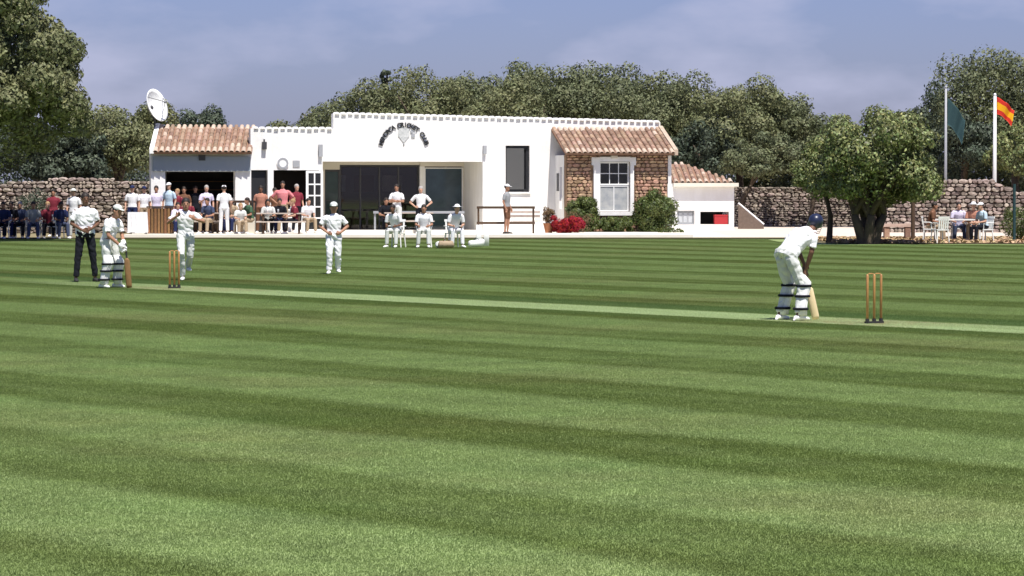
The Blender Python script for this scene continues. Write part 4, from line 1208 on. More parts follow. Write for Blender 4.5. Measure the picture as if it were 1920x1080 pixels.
tc.add(vs_, [(k, (k + 1) % 48, 48 + (k + 1) % 48, 48 + k) for k in range(48)] + [tuple(range(48))])
tcl = tc.build('tablecloth', C_white, None, loc=(X_at(259, 127.2), 127.2, .14)); tcl['label'] = 'long white cloth draped over the serving table on the left'; tcl['category'] = 'tablecloth'; tcl.scale = (.72, 1, 1)
# wooden slatted bar stools / crate counter
pc = thing('slatted_counter', 'brown slatted wooden counter beside the white draped table', 'counter', (X_at(302, 127.4), 127.4, .14))
for k in range(8): MB().box((-.42 + .12 * k, -.25, .48), (.085, .03, .92)).build('slat', M_woodmid, pc)
MB().box((0, 0, .98), (1.02, .56, .05)).build('top', M_wood, pc); MB().box((0, .02, .47), (.9, .46, .9)).build('cabinet', M_wood, pc)
# low grey cabinet and planter by the bar pillar
pl_ = thing('planter', 'pale rectangular planter with small green plant below the bar pillar', 'planter', (X_at(462, 128.6), 128.6, .14))
MB().box((0, 0, .3), (.62, .4, .6)).build('box', M_cream, pl_)
r = np.random.default_rng(8); P, N_ = crown_points((0, 0, .78), (.32, .2, .2), 10, 800, r, lobe=(.4, .6), low=-1)
V = leaf_cards(P, N_, .06, r); link('foliage', np_mesh('foliage', V, np.arange(len(V)).reshape(-1, 4), M_leafshrub), pl_)
# white bench/steps right of the railing
wb_ = thing('garden_bench', 'low white slatted bench right of the man in brown shorts', 'bench', (X_at(985, 129.8), 129.8, .14))
for k in range(3): MB().box((0, -.14 + .14 * k, .44), (1.1, .11, .035)).build('slat', M_woodpale, wb_)
for k in range(2): MB().box((0, .24, .62 + .15 * k), (1.1, .03, .10)).build('back_slat', M_woodpale, wb_)
for sx in (-1, 1): MB().box((sx * .48, .03, .22), (.05, .46, .42)).build('leg', M_wpaint, wb_)
# right-hand garden table
gt = thing('garden_table', 'white garden table with crossed legs under the lit stone wall on the right', 'table', (X_at(1788, 117), 117, .03))
MB().box((0, 0, .74), (1.35, .8, .04)).build('tabletop', M_plastic, gt)
for sx in (-1, 1):
    for sy in (-1, 1): MB().tube([(sx * .55, sy * .32, .73), (sx * .6, sy * .36, 0)], .025, 6).build('leg', M_plastic, gt)
st2 = thing('stone_bench', 'reddish sandstone block bench between the tree and the dark post', 'bench', (X_at(1682, 121), 121, .03))
MB().box((0, 0, .50), (1.0, .45, .10), jit=.01).build('seat', mat('pink_stone', (0.62, 0.45, 0.36), .9, noise=.5), st2)
for sx in (-1, 1): MB().box((sx * .36, 0, .225), (.18, .4, .45), jit=.02).build('leg', M_stonewarm, st2)

# ------------------------------------------------------------------ PEOPLE
DG = None
def remeshed(mb, voxel, m, name, smooth=3):
    me = mb.mesh(name, m); o = bpy.data.objects.new('tmp', me); COL.objects.link(o)
    r_ = o.modifiers.new('r', 'REMESH'); r_.mode = 'VOXEL'; r_.voxel_size = voxel; r_.use_smooth_shade = True
    if smooth:
        s_ = o.modifiers.new('s', 'SMOOTH'); s_.factor = .5; s_.iterations = smooth
    dg = bpy.context.evaluated_depsgraph_get()
    out = bpy.data.meshes.new_from_object(o.evaluated_get(dg)); out.name = name
    bpy.data.objects.remove(o); bpy.data.meshes.remove(me)
    if not out.materials: out.materials.append(m)
    return out
V3 = Vector
def spine_rings(J, grow=0.0, lo=0, hi=99, wide=1.0):
    pel, chest, neck = J['pelvis'], J['chest'], J['neck']
    lat = (J['sh_r'] - J['sh_l']).normalized(); lath = (J['hip_r'] - J['hip_l']).normalized()
    low = pel - (chest - pel).normalized() * .07
    P = [low, pel, pel.lerp(chest, .42), pel.lerp(chest, .8), chest.lerp(neck, .22), chest.lerp(neck, .62), neck]
    Wd = [.135, .165, .140, .158, .172, .135, .055]; Dp = [.10, .115, .098, .112, .112, .088, .055]
    rg_ = []
    for i, p in enumerate(P):
        t = (P[min(i + 1, 6)] - P[max(i - 1, 0)]).normalized(); u = lath.lerp(lat, i / 6).normalized()
        u = (u - t * u.dot(t)).normalized(); w = t.cross(u)
        rg_.append((p, u * (Wd[i] * wide + grow), w * (Dp[i] * wide + grow)))
    return rg_[lo:hi]
def hand(b, wrist, d, curl=.5, up=None, k=1.0, thick=1.0):
    """palm, four unequal bent fingers and a thumb"""
    d = d.normalized(); side = up if up else V3((0, 0, 1)); side = (side - d * side.dot(d))
    if side.length < .1: side = V3((1, 0, 0)) - d * d.x
    side.normalize(); nrm = d.cross(side).normalized()
    pc = wrist + d * .05 * k
    b.loft([(wrist, side * .028 * k * thick, nrm * .018 * k * thick), (pc, side * .040 * k * thick, nrm * .017 * k * thick), (wrist + d * .088 * k, side * .040 * k, nrm * .014 * k * thick)], 8)
    for i, (o_, L_) in enumerate(((-.030, .058), (-.010, .073), (.010, .080), (.030, .070))):
        a0 = wrist + d * .082 * k + side * o_ * k
        d1 = (d * math.cos(curl) + nrm * math.sin(curl)); d2 = (d * math.cos(curl * 2) + nrm * math.sin(curl * 2))
        b.tube([a0, a0 + d1 * L_ * .5 * k, a0 + d1 * L_ * .5 * k + d2 * L_ * .5 * k], [.0095 * thick * k, .009 * thick * k, .0075 * thick * k], 6, rnd=True)
    t0 = wrist + d * .025 * k + side * .028 * k
    t1 = t0 + (d * .6 + side * .75).normalized() * .035 * k + nrm * .01
    b.tube([t0, t1, t1 + (d + side * .2 + nrm * .4).normalized() * .035 * k], [.013 * thick * k, .011 * thick * k, .009 * k], 6, rnd=True)
from mathutils import noise as mnoise
def crease(me, amp, seed):
    n_ = len(me.vertices); co = np.empty(n_ * 3, np.float32); no = np.empty(n_ * 3, np.float32)
    me.vertices.foreach_get('co', co); me.vertices.foreach_get('normal', no); co = co.reshape(-1, 3); no = no.reshape(-1, 3)
    d = np.array([abs(mnoise.noise((c[0] * 8 + seed, c[1] * 8 + c[2] * 3.0, c[2] * 9 - c[0] * 5))) for c in co.tolist()], np.float32)
    co += no * ((d - .22) * amp * 3)[:, None]; me.vertices.foreach_set('co', co.ravel()); me.update()
def limb_pts(a, m_, c): return [a, m_, c]
def base_joints():
    return dict(pelvis=V3((0, 0, .95)), chest=V3((0, .01, 1.30)), neck=V3((0, 0, 1.49)), head=V3((0, .02, 1.635)),
                sh_l=V3((-.185, 0, 1.40)), sh_r=V3((.185, 0, 1.40)), el_l=V3((-.25, -.03, 1.13)), el_r=V3((.25, -.03, 1.13)),
                wr_l=V3((-.25, .07, .89)), wr_r=V3((.25, .07, .89)),
                hip_l=V3((-.095, 0, .92)), hip_r=V3((.095, 0, .92)), kn_l=V3((-.115, .03, .50)), kn_r=V3((.115, .03, .50)),
                an_l=V3((-.13, -.02, .09)), an_r=V3((.13, -.02, .09)), look=V3((0, 1, 0)), hl=V3((0, .2, -1)), hr=V3((0, .2, -1)),
                toe_l=V3((-.15, 1, 0)), toe_r=V3((.15, 1, 0)))
# note: person faces local +Y; _l is local -X... (mirror is harmless: both sides are named leg/arm alike)
def sit_joints(lean=0.0):
    J = base_joints(); h = .50
    J.update(pelvis=V3((0, 0, h + .03)), chest=V3((0, .02 + lean, h + .38)), neck=V3((0, .04 + lean * 1.5, h + .56)), head=V3((0, .07 + lean * 1.7, h + .70)),
             sh_l=V3((-.19, .03 + lean * 1.4, h + .49)), sh_r=V3((.19, .03 + lean * 1.4, h + .49)), el_l=V3((-.25, .08 + lean, h + .20)), el_r=V3((.25, .08 + lean, h + .20)),
             wr_l=V3((-.14, .32 + lean * .5, h + .16)), wr_r=V3((.14, .32 + lean * .5, h + .16)), hip_l=V3((-.095, .02, h)), hip_r=V3((.095, .02, h)),
             kn_l=V3((-.15, .42, h + .02)), kn_r=V3((.15, .42, h + .02)), an_l=V3((-.15, .46, .09)), an_r=V3((.17, .40, .09)), hl=V3((.2, 1, -.2)), hr=V3((-.2, 1, -.2)))
    return J
def person(label, loc, rz, J, top=C_white, legs=C_cream, sleeve='short', leglen='long', skin=M_skin, hat=None, hatm=None, hair=M_hair, shoes=None,
           h=1.75, fine=False, group=None, pads=False, gloves=False, wide=1.0):
    k = h / 1.75
    root = thing('person', label, 'person', loc, rz, group)
    vox = .0085 if fine else .0125
    J = {a: (v * k if a not in ('look', 'hl', 'hr', 'toe_l', 'toe_r') else v) for a, v in J.items()}
    b = MB()
    b.loft(spine_rings(J, -.014, lo=1, wide=wide), 12)
    for s_ in 'lr':
        sh, el, wr = J['sh_' + s_], J['el_' + s_], J['wr_' + s_]; hp, kn, an = J['hip_' + s_], J['kn_' + s_], J['an_' + s_]
        b.tube([J['chest'].lerp(J['neck'], .5).lerp(sh, .55), sh, sh.lerp(el, .5), el], [.044, .048, .046, .038], 8, rnd=True)
        b.tube([el, el.lerp(wr, .3), wr], [.037, .038, .025], 8, rnd=True)
        hand(b, wr, J['h' + s_], .55, up=None, k=k, thick=1.15)
        b.tube([hp, hp.lerp(kn, .5), kn], [.085, .074, .052], 8, rnd=True)
        b.tube([kn, kn.lerp(an, .3) , an], [.050, .052, .034], 8, rnd=True)
        b.tube([an, an + V3((0, 0, -.03))], [.036, .04], 8, rnd=True)
    # head
    f = J['look'].normalized(); upv = (J['head'] - J['neck']).normalized(); rt = f.cross(upv).normalized()
    upv2 = (rt.cross(f)).normalized(); hc = J['head']
    b.tube([J['neck'] - (J['head'] - J['neck']) * .25, J['neck'].lerp(hc, .6)], [.060, .054], 10)
    prof = [(-.118, .030, .030, .045), (-.105, .045, .055, .028), (-.07, .060, .078, .012), (-.02, .071, .092, 0), (.03, .076, .098, -.004), (.075, .066, .086, -.008), (.105, .042, .056, -.008), (.118, .015, .02, -.008)]
    b.loft([(hc + upv2 * z + f * o_, rt * w, f * d_) for z, w, d_, o_ in prof], 14)
    b.tube([hc + f * .088 + upv2 * .012, hc + f * .108 - upv2 * .022], [.008, .013], 6, rnd=True)
    for sg in (-1, 1): b.ell(hc + rt * sg * .078 - upv2 * .005, (.012, .022, .030), 8, 5)
    link('body', remeshed(b, vox, skin, 'body', 2), root)
    if fine:
        for sg in (-1, 1): MB().ell(hc + rt * sg * .031 + f * .088 + upv2 * .018, (.012, .008, .007), 8, 5).build('eye', M_eye, root)
        MB().box(hc + f * .090 - upv2 * .055, (.042, .012, .009), rz=math.atan2(f.y, f.x) - PI / 2).build('mouth', M_lip, root)
    # shirt
    b = MB(); b.loft(spine_rings(J, .014, 0, 5, wide) + [(J['chest'].lerp(J['neck'], .66), (J['sh_r'] - J['sh_l']).normalized() * .145, spine_rings(J)[5][2].normalized() * .098), (J['chest'].lerp(J['neck'], .86), (J['sh_r'] - J['sh_l']).normalized() * .095, spine_rings(J)[5][2].normalized() * .080), (J['chest'].lerp(J['neck'], .98), (J['sh_r'] - J['sh_l']).normalized() * .066, spine_rings(J)[5][2].normalized() * .066)], 14)
    for s_ in 'lr':
        sh, el, wr = J['sh_' + s_], J['el_' + s_], J['wr_' + s_]
        ce = J['chest'].lerp(J['neck'], .5).lerp(sh, .5)
        if sleeve == 'short': b.tube([ce, ce.lerp(sh, .8), sh.lerp(el, .12), sh.lerp(el, .75)], [.046, .058, .064, .062], 10)
        elif sleeve == 'long':
            b.tube([ce, ce.lerp(sh, .8), sh.lerp(el, .12), el], [.046, .058, .062, .052], 10); b.tube([sh.lerp(el, .9), el, el.lerp(wr, .93)], [.052, .052, .036], 10)
    if not J.get('tucked', False):
        pass
    me_ = remeshed(b, vox, top, 'shirt', 2)
    if fine: crease(me_, .010, loc[0])
    link('shirt', me_, root)
    # trousers
    b = MB(); rr = spine_rings(J, .017, 0, 3, wide); b.loft([rr[0], rr[1], (rr[1][0].lerp(rr[2][0], .45), rr[2][1] * 1.0, rr[2][2] * 1.0)], 14)
    for s_ in 'lr':
        hp, kn, an = J['hip_' + s_], J['kn_' + s_], J['an_' + s_]
        b.tube([hp.lerp(J['pelvis'], .35), hp, hp.lerp(kn, .5), kn if leglen == 'long' else hp.lerp(kn, .92)], [.08, .100, .088, .072], 10)
        if leglen == 'long': b.tube([hp.lerp(kn, .85), kn, kn.lerp(an, .5), an.lerp(kn, .04)], [.070, .070, .066, .060], 10)
    me_ = remeshed(b, vox, legs, 'trousers', 2)
    if fine: crease(me_, .009, loc[0] + 3)
    link('trousers', me_, root)
    for s_ in 'lr':
        an = J['an_' + s_]; t_ = V3(J['toe_' + s_]); t_.z = 0; t_.normalize(); sd = V3((-t_.y, t_.x, 0))
        c0 = V3((an.x, an.y, an.z - .09 * k))
        b = MB(); b.loft([(c0 - t_ * .075 + V3((0, 0, .004)), sd * .028, V3((0, 0, 0)) + t_ * .01), (c0 - t_ * .06 + V3((0, 0, .035)), sd * .036, V3((0, 0, .035))), (c0 + V3((0, 0, .045)), sd * .042, V3((0, 0, .045))),
                          (c0 + t_ * .10 + V3((0, 0, .032)), sd * .046, V3((0, 0, .032))), (c0 + t_ * .17 + V3((0, 0, .024)), sd * .040, V3((0, 0, .024))), (c0 + t_ * .20 + V3((0, 0, .018)), sd * .018, V3((0, 0, .012)))], 10)
        b.build('shoe', shoes or M_wpaint, root, smooth=True)
    R3 = Matrix((rt, f, upv2)).transposed()
    if hat != 'helmet' and hair:
        MB().ell(hc - f * .014 + upv2 * .040, (.087, .104, .098), 12, 8, R3).build('hair', hair, root, smooth=True)
    if hat == 'cap':
        b = MB(); b.ell(hc - f * .006 + upv2 * .062, (.088, .104, .075), 12, 8, R3)
        b.loft([(hc + f * .08 + upv2 * .055, rt * .07, upv2 * .008), (hc + f * .17 + upv2 * .040, rt * .045, upv2 * .006)], 8); b.build('cap', hatm, root, smooth=True)
    elif hat == 'sunhat':
        b = MB(); b.ell(hc + upv2 * .075, (.088, .102, .07), 12, 8, R3)
        b.loft([(hc + upv2 * .058, rt * .17, f * .18), (hc + upv2 * .070, rt * .10, f * .11)], 16); b.build('sun_hat', hatm, root, smooth=True)
    elif hat == 'helmet':
        b = MB(); b.ell(hc - f * .01 + upv2 * .035, (.112, .130, .115), 14, 9, R3)
        b.loft([(hc + f * .10 + upv2 * .055, rt * .09, upv2 * .012), (hc + f * .19 + upv2 * .035, rt * .065, upv2 * .008)], 10)
        hm = b.build('helmet', hatm, root, smooth=True)
        b = MB()
        for j in range(4):
            z_ = .015 - .035 * j
            b.tube([hc + rt * math.sin(a) * .115 + f * (math.cos(a) * .16) + upv2 * z_ for a in [x * .35 for x in range(-4, 5)]], .0045, 5)
        b.build('grille', M_grey, hm)
    if pads:
        for s_ in 'lr':
            kn, an = J['kn_' + s_], J['an_' + s_]; t_ = V3(J['toe_' + s_]); t_.z = 0; t_.normalize(); sd = V3((-t_.y, t_.x, 0))
            ax_ = (kn - an); hi = kn + (J['hip_' + s_] - kn).normalized() * .16
            pts = [an + V3((0, 0, -.02)), an.lerp(kn, .25), an.lerp(kn, .6), kn - V3((0, 0, .03)), kn + V3((0, 0, .04)), hi]
            fr = [.045, .035, .030, .040, .045, .030]
            b = MB(); b.loft([(p + t_ * o_, sd * w_, t_ * d_) for p, o_, w_, d_ in zip(pts, fr, (.080, .090, .098, .105, .110, .095), (.075, .070, .072, .085, .085, .060))], 14)
            for j in range(-2, 3):
                b.tube([p + t_ * (o_ + d_) + sd * j * .030 - t_ * abs(j) * .012 for p, o_, d_ in zip(pts, fr, (.075, .070, .072, .085, .085, .060))], .016, 6)
            pad = b.build('leg_pad', C_pad, root, smooth=True)
            for q in (.18, .62, .98):
                p = an.lerp(kn, q); b = MB(); pr = []
                for a in range(17):
                    aa = 2 * PI * a / 16; pr.append(p + sd * math.cos(aa) * .104 + t_ * (.030 + math.sin(aa) * .100))
                b.tube(pr, .021, 6); b.build('strap', C_black, pad)
    if gloves:
        for s_ in 'lr':
            wr, d_ = J['wr_' + s_], J['h' + s_].normalized()
            b = MB(); b.tube([wr - d_ * .07 * 1, wr + d_ * .01], [.05, .045], 10); hand(b, wr, d_, .95, k=1.12, thick=2.0)
            b.build('glove', C_pad, root, smooth=True)
    return root

def local(dx, dy, rz):
    """world offset to person's local frame"""
    c_, s_ = math.cos(-rz), math.sin(-rz); return (dx * c_ - dy * s_, dx * s_ + dy * c_)
def face(dx, dy): return math.atan2(-dx, dy)   # rotation making local +Y point along (dx,dy)

# -- the batsman on strike (back to the camera, bent over his bat)
gb = ground(1484, 601); rzb = face(.816, .578)
J = base_joints()
J.update(pelvis=V3((0, -.10, .93)), chest=V3((0, .13, 1.17)), neck=V3((0, .36, 1.27)), head=V3((-.03, .46, 1.375)), look=V3((-.55, .55, -.35)),
         sh_l=V3((-.19, .27, 1.25)), sh_r=V3((.16, .29, 1.23)), el_l=V3((-.19, .27, 1.0)), el_r=V3((.18, .22, .97)),
         wr_l=V3((-.015, .25, .79)), wr_r=V3((.045, .22, .70)), hl=V3((.15, .1, -1)), hr=V3((-.05, .1, -1)),
         hip_l=V3((-.10, -.10, .90)), hip_r=V3((.10, -.10, .90)), kn_l=V3((-.17, .07, .50)), kn_r=V3((.16, .06, .50)), an_l=V3((-.21, -.04, .09)), an_r=V3((.20, -.04, .09)),
         toe_l=V3((-.15, 1, 0)), toe_r=V3((.1, 1, 0)))
bat_root = person('batsman in whites bent over his bat with navy helmet and strapped pads', (gb.x, gb.y, .01), rzb, J, C_white, C_cream, 'short', 'long', M_skindark, 'helmet', M_navy, None, M_wpaint, h=1.80, fine=True, pads=True, gloves=False, group='players on the pitch', wide=1.2)
def bat(label, root_loc, rz, top, toe, mblade=M_willow):
    """cricket bat between handle end and toe, given in the holder's local frame"""
    R = Matrix.Rotation(rz, 4, 'Z'); base = V3(root_loc)
    a = base + (R @ V3(top).to_4d()).to_3d(); c_ = base + (R @ V3(toe).to_4d()).to_3d()
    d = (c_ - a).normalized(); t = thing('cricket_bat', label, 'cricket bat', c_)
    a = a - c_; sd = d.cross(V3((0, 1, 0)) if abs(d.y) < .9 else V3((1, 0, 0))).normalized(); nm = d.cross(sd)
    L_ = a.length; u_ = a.normalized()
    b = MB(); b.loft([(V3((0, 0, 0)), sd * .050, nm * .014), (u_ * .05, sd * .056, nm * .026), (u_ * .30, sd * .056, nm * .032), (u_ * (L_ - .34), sd * .054, nm * .018), (u_ * (L_ - .29), sd * .02, nm * .018)], 12)
    b.build('blade', mblade, t, smooth=True)
    MB().tube([u_ * (L_ - .30), u_ * L_], [.018, .019], 10).build('grip', M_rubber, t)
    return t
bat('straight willow bat grounded between the bent batsman\'s hands and toes', (gb.x, gb.y, .012), rzb, (.02, .23, .77), (.05, .43, .0))

# -- stumps: three sprung stumps on a black base
def wicket(label, x, y, splay=.13, group='wickets'):
    t = thing('wicket', label, 'wicket', (x, y, .004), 0, group)
    ux, uy = PN.x, PN.y
    for k in (-1, 0, 1):
        p = V3((k * splay * ux, k * splay * uy, 0))
        MB().tube([p + V3((0, 0, .03)), p + V3((0, 0, .69)), p + V3((0, 0, .71))], [.019, .019, .012], 10).build('stump', M_varnish, t, smooth=True)
        MB().tube([p + V3((0, 0, 0)), p + V3((0, 0, .07))], [.032, .028], 8).build('spring_foot', M_rubber, t)
    for k in (-.5, .5):
        p = V3((k * splay * ux, k * splay * uy, .718)); q = V3((ux, uy, 0)) * splay * .42
        MB().tube([p - q, p - q * .3, p + q * .3, p + q], [.006, .010, .010, .006], 6).build('bail', M_varnish, t)
    MB().box((0, 0, .018), (splay * 2.35, .08, .028), rz=math.atan2(uy, ux)).build('base_plate', M_rubber, t)
g1 = ground(1639, 607); wicket('orange varnished wicket on a black base behind the bent batsman', g1.x, g1.y)
g2 = ground(327, 541); wicket('far wicket beside the bowler\'s feet with varnished stumps', g2.x, g2.y, .10)

# -- umpire
gu = ground(160, 529); J = base_joints()
J.update(el_l=V3((-.27, -.02, 1.15)), el_r=V3((.27, -.02, 1.15)), wr_l=V3((-.08, .20, 1.05)), wr_r=V3((.10, .18, 1.02)), hl=V3((1, .2, -.2)), hr=V3((-1, .2, -.2)),
         kn_l=V3((-.15, .03, .50)), kn_r=V3((.15, .02, .50)), an_l=V3((-.20, 0, .09)), an_r=V3((.19, 0, .09)))
person('umpire in a loose white shirt and black trousers at the bowler\'s end', (gu.x, gu.y, .01), face(.35, -.9), J, C_white, C_black, 'short', 'long', M_skindark, None, None, M_hair, M_rubber, h=1.80, fine=True, group='players on the pitch', wide=1.18)
# -- non striker
gn = ground(206, 540); rzn = face(.75, -.45); J = base_joints()
J.update(pelvis=V3((0, -.06, .88)), chest=V3((0, .04, 1.19)), neck=V3((0, .12, 1.36)), head=V3((0, .19, 1.49)), look=V3((.2, 1, -.15)),
         sh_l=V3((-.19, .08, 1.30)), sh_r=V3((.19, .08, 1.30)), el_l=V3((-.24, .12, 1.02)), el_r=V3((.22, .14, 1.02)), wr_l=V3((-.02, .33, .86)), wr_r=V3((.05, .33, .80)), hl=V3((.4, .6, -.7)), hr=V3((-.2, .6, -.8)),
         kn_l=V3((-.14, .07, .47)), kn_r=V3((.14, .03, .47)), an_l=V3((-.16, .02, .09)), an_r=V3((.17, -.06, .09)))
person('padded non-striking batsman in whites leaning forward beside the umpire', (gn.x, gn.y, .01), rzn, J, C_white, C_cream, 'short', 'long', M_skintan, 'cap', C_cream, M_hair, M_wpaint, h=1.72, fine=True, pads=True, gloves=True, group='players on the pitch')
bat('dark edged bat planted upright in front of the non-striking batsman', (gn.x, gn.y, .012), rzn, (.03, .40, .86), (.02, .48, 0), M_woodmid)
# -- bowler
gw = ground(348, 526); J = base_joints()
J.update(pelvis=V3((0, 0, .93)), chest=V3((0, .05, 1.26)), neck=V3((0, .10, 1.45)), head=V3((0, .14, 1.58)), sh_l=V3((-.19, .06, 1.37)), sh_r=V3((.19, .06, 1.37)),
         el_l=V3((-.36, .14, 1.22)), el_r=V3((.36, .10, 1.20)), wr_l=V3((-.17, .30, 1.27)), wr_r=V3((.20, .30, 1.33)), hl=V3((.6, .4, .5)), hr=V3((-.6, .4, .6)),
         kn_l=V3((-.10, -.02, .50)), kn_r=V3((.10, .24, .56)), an_l=V3((-.08, -.40, .27)), an_r=V3((.06, .05, .09)))
person('bowler running in with both arms raised across his chest', (gw.x, gw.y, .01), face(.15, -1), J, C_white, C_cream, 'short', 'long', M_skintan, None, None, M_hair, M_wpaint, h=1.74, fine=True, group='players on the pitch')
# -- fielder
gf = ground(626, 514); J = base_joints()
J.update(el_l=V3((-.34, -.04, 1.17)), el_r=V3((.34, -.04, 1.17)), wr_l=V3((-.16, .14, 1.02)), wr_r=V3((.16, .14, 1.02)), hl=V3((.9, .2, -.3)), hr=V3((-.9, .2, -.3)),
         kn_l=V3((-.10, .02, .48)), kn_r=V3((.11, .16, .50)), an_l=V3((-.11, -.16, .12)), an_r=V3((.12, .10, .09)))
person('young fielder in whites walking in with elbows out and hands at his belt', (gf.x, gf.y, .01), face(.08, -1), J, C_white, C_white, 'short', 'long', M_skintan, 'cap', C_cream, M_hair, M_wpaint, h=1.56, fine=True, group='players on the pitch')

# -- spectators
def stand(label, px, Y, rz, z=.14, arms='down', **kw):
    J = base_joints()
    if arms == 'fold': J.update(wr_l=V3((.05, .20, 1.18)), wr_r=V3((-.05, .22, 1.14)), el_l=V3((-.26, .06, 1.14)), el_r=V3((.26, .06, 1.14)), hl=V3((1, .1, .1)), hr=V3((-1, .1, .1)))
    if arms == 'hold': J.update(wr_r=V3((.12, .30, 1.22)), el_r=V3((.26, .05, 1.12)), hr=V3((-.3, .6, .6)))
    if arms == 'hip': J.update(el_l=V3((-.40, -.06, 1.16)), wr_l=V3((-.20, .06, 1.0)), hl=V3((.9, .3, -.2)), el_r=V3((.40, -.06, 1.16)), wr_r=V3((.20, .06, 1.0)), hr=V3((-.9, .3, -.2)))
    return person(label, (X_at(px, Y), Y, z), rz, J, **kw)
def sit(label, px, Y, rz, z=.14, lean=0.05, **kw):
    return person(label, (X_at(px, Y), Y, z), rz, sit_joints(lean), **kw)
GS = 'spectators standing on the terrace'; GT = 'spectators sitting on chairs'
FC = PI  # facing the camera
stand('spectator in pale shirt glimpsed between the umpire and the left edge', 138, 125.6, FC - .3, .0, top=C_white, legs=C_cream, hat='sunhat', hatm=C_cream, group=GS, h=1.78)
stand('spectator in a white shirt and navy cap behind the draped table', 248, 128.8, FC, top=C_white, legs=C_navy, hat='cap', hatm=C_navy, group=GS)
stand('second man in white shirt and navy cap next to the draped table', 270, 129.0, FC + .3, top=C_white, legs=C_khaki, hat='cap', hatm=C_navy, group=GS, h=1.72)
stand('dark haired person in a lavender shirt beside the slatted counter', 293, 129.2, FC, top=C_lav, legs=C_blue, hair=M_hair, group=GS, h=1.74, skin=M_skintan)
stand('man in a white cap and pale blue shirt in front of the bar hatch', 317, 128.4, FC - .5, top=C_pale, legs=C_navy, hat='cap', hatm=C_white, group=GS, h=1.86, leglen='short')
stand('man in a brown shirt inside the bar hatch', 345, 130.4, FC, top=C_brown, legs=C_blue, group=GS, h=1.70, skin=M_skintan)
stand('grey haired man in a lilac shirt by the bar hatch', 387, 129.4, FC + .2, top=C_lav, legs=C_black, hair=M_hairgrey, group=GS, h=1.76, arms='hold')
stand('player all in white standing with his back to the bar pillar', 420, 127.6, .15, top=C_white, legs=C_white, hat='cap', hatm=C_white, group=GS, h=1.76)
stand('dark skinned man in a salmon shirt in the dark doorway', 489, 129.6, FC, top=C_salmon, legs=C_brown, skin=M_skindark, group=GS, h=1.74)
stand('broad man in a pink shirt with hands on hips by the window', 530, 129.8, FC, top=C_pink, legs=C_khaki, skin=M_skintan, hair=M_hair, arms='hip', group=GS, h=1.92, wide=1.2)
stand('man in a dark red top leaning by the glazed door', 556, 130.6, FC + .5, top=C_red, legs=C_black, hair=M_hairgrey, group=GS, h=1.80)
stand('left man in white standing behind the seated trio', 744, 128.0, FC - .25, top=C_white, legs=C_cream, skin=M_skintan, hair=M_hair, arms='fold', group=GS, h=1.80)
stand('right man in white standing behind the seated trio', 789, 128.0, FC, top=C_white, legs=C_black, hair=M_hairgrey, arms='hip', group=GS, h=1.72)
stand('man in grey shirt and brown shorts standing at the dark railing', 950, 127.7, FC + 1.2, top=C_grey, legs=C_brown, hat='cap', hatm=C_white, skin=M_skintan, leglen='short', group=GS, h=1.80, shoes=M_rubber)
# seated trio on the lawn edge
YT = 108.5
CG = 'white plastic chairs on the lawn edge'; CL = 'white plastic chairs in the shade on the left'; CR = 'white plastic chairs round the right-hand table'
for px, lb, kw in ((743, 'left of the three seated players in front of the picnic table', dict(top=C_white, legs=C_cream, lean=.16, skin=M_skindark)),
                   (795, 'middle of the three seated players in front of the picnic table', dict(top=C_white, legs=C_cream, lean=.05, skin=M_skintan, hair=M_hair)),
                   (850, 'right of the three seated players wearing a white sun hat', dict(top=C_white, legs=C_white, lean=.18, hat='sunhat', hatm=C_white))):
    sit(lb, px, YT, FC + (px - 795) * .006, .01, group='seated players waiting to bat', **kw)
    chair(X_at(px, YT), YT + .02, .006, FC + (px - 795) * .006, 'white plastic chair under the ' + lb.split(' of')[0] + ' player of the seated trio', CG)
# kit on the lawn right of the trio
kb_s = .62
kb = thing('kit_bag', 'white cricket bag slumped on the grass right of the seated trio', 'bag', (X_at(893, 109), 109, .01), .5)
kb.scale = (kb_s, kb_s, kb_s)
b = MB(); b.loft([((-.42, 0, .13), (0, .10, 0), (0, 0, .10)), ((-.38, 0, .16), (0, .17, 0), (0, 0, .16)), ((0, 0, .18), (0, .19, 0), (0, 0, .18)), ((.36, 0, .22), (0, .17, 0), (0, 0, .2)), ((.44, 0, .26), (0, .08, 0), (0, 0, .1))], 12)
b.build('body', C_pad, kb, smooth=True); MB().tube([(-.2, -.1, .33), (-.05, -.05, .47), (.1, -.1, .36)], .014, 6).build('handle', C_navy, kb)
ub = thing('leg_pads_pair', 'pair of white leg pads leaning against the end chair', 'leg pads', (X_at(905, 110.5), 110.5, .01))
for k in (-1, 1): 
    b = MB()
    for j in range(4): b.tube([(k * .12 - .06 + .04 * j, 0, 0), (k * .12 - .06 + .04 * j, .05, .35), (k * .12 - .06 + .04 * j, .16, .66)], .024, 6)
    b.build('pad', C_pad, ub, smooth=True)
hb_ = thing('holdall', 'small tan holdall on the grass by the feet of the sun hatted player', 'bag', (X_at(836, 106.8), 106.8, .01), .3)
MB().loft([((-.24, 0, .09), (0, .06, 0), (0, 0, .06)), ((-.2, 0, .12), (0, .12, 0), (0, 0, .11)), ((.2, 0, .12), (0, .12, 0), (0, 0, .11)), ((.25, 0, .09), (0, .06, 0), (0, 0, .06))], 12).build('body', C_khaki, hb_, smooth=True)
MB().tube([(-.1, -.05, .22), (0, 0, .32), (.1, -.05, .22)], .012, 6).build('handle', C_brown, hb_)
hp_ = thing('batting_helmet', 'cream helmet lying on the grass between the middle and right seated players', 'helmet', (X_at(823, 107.2), 107.2, .01))
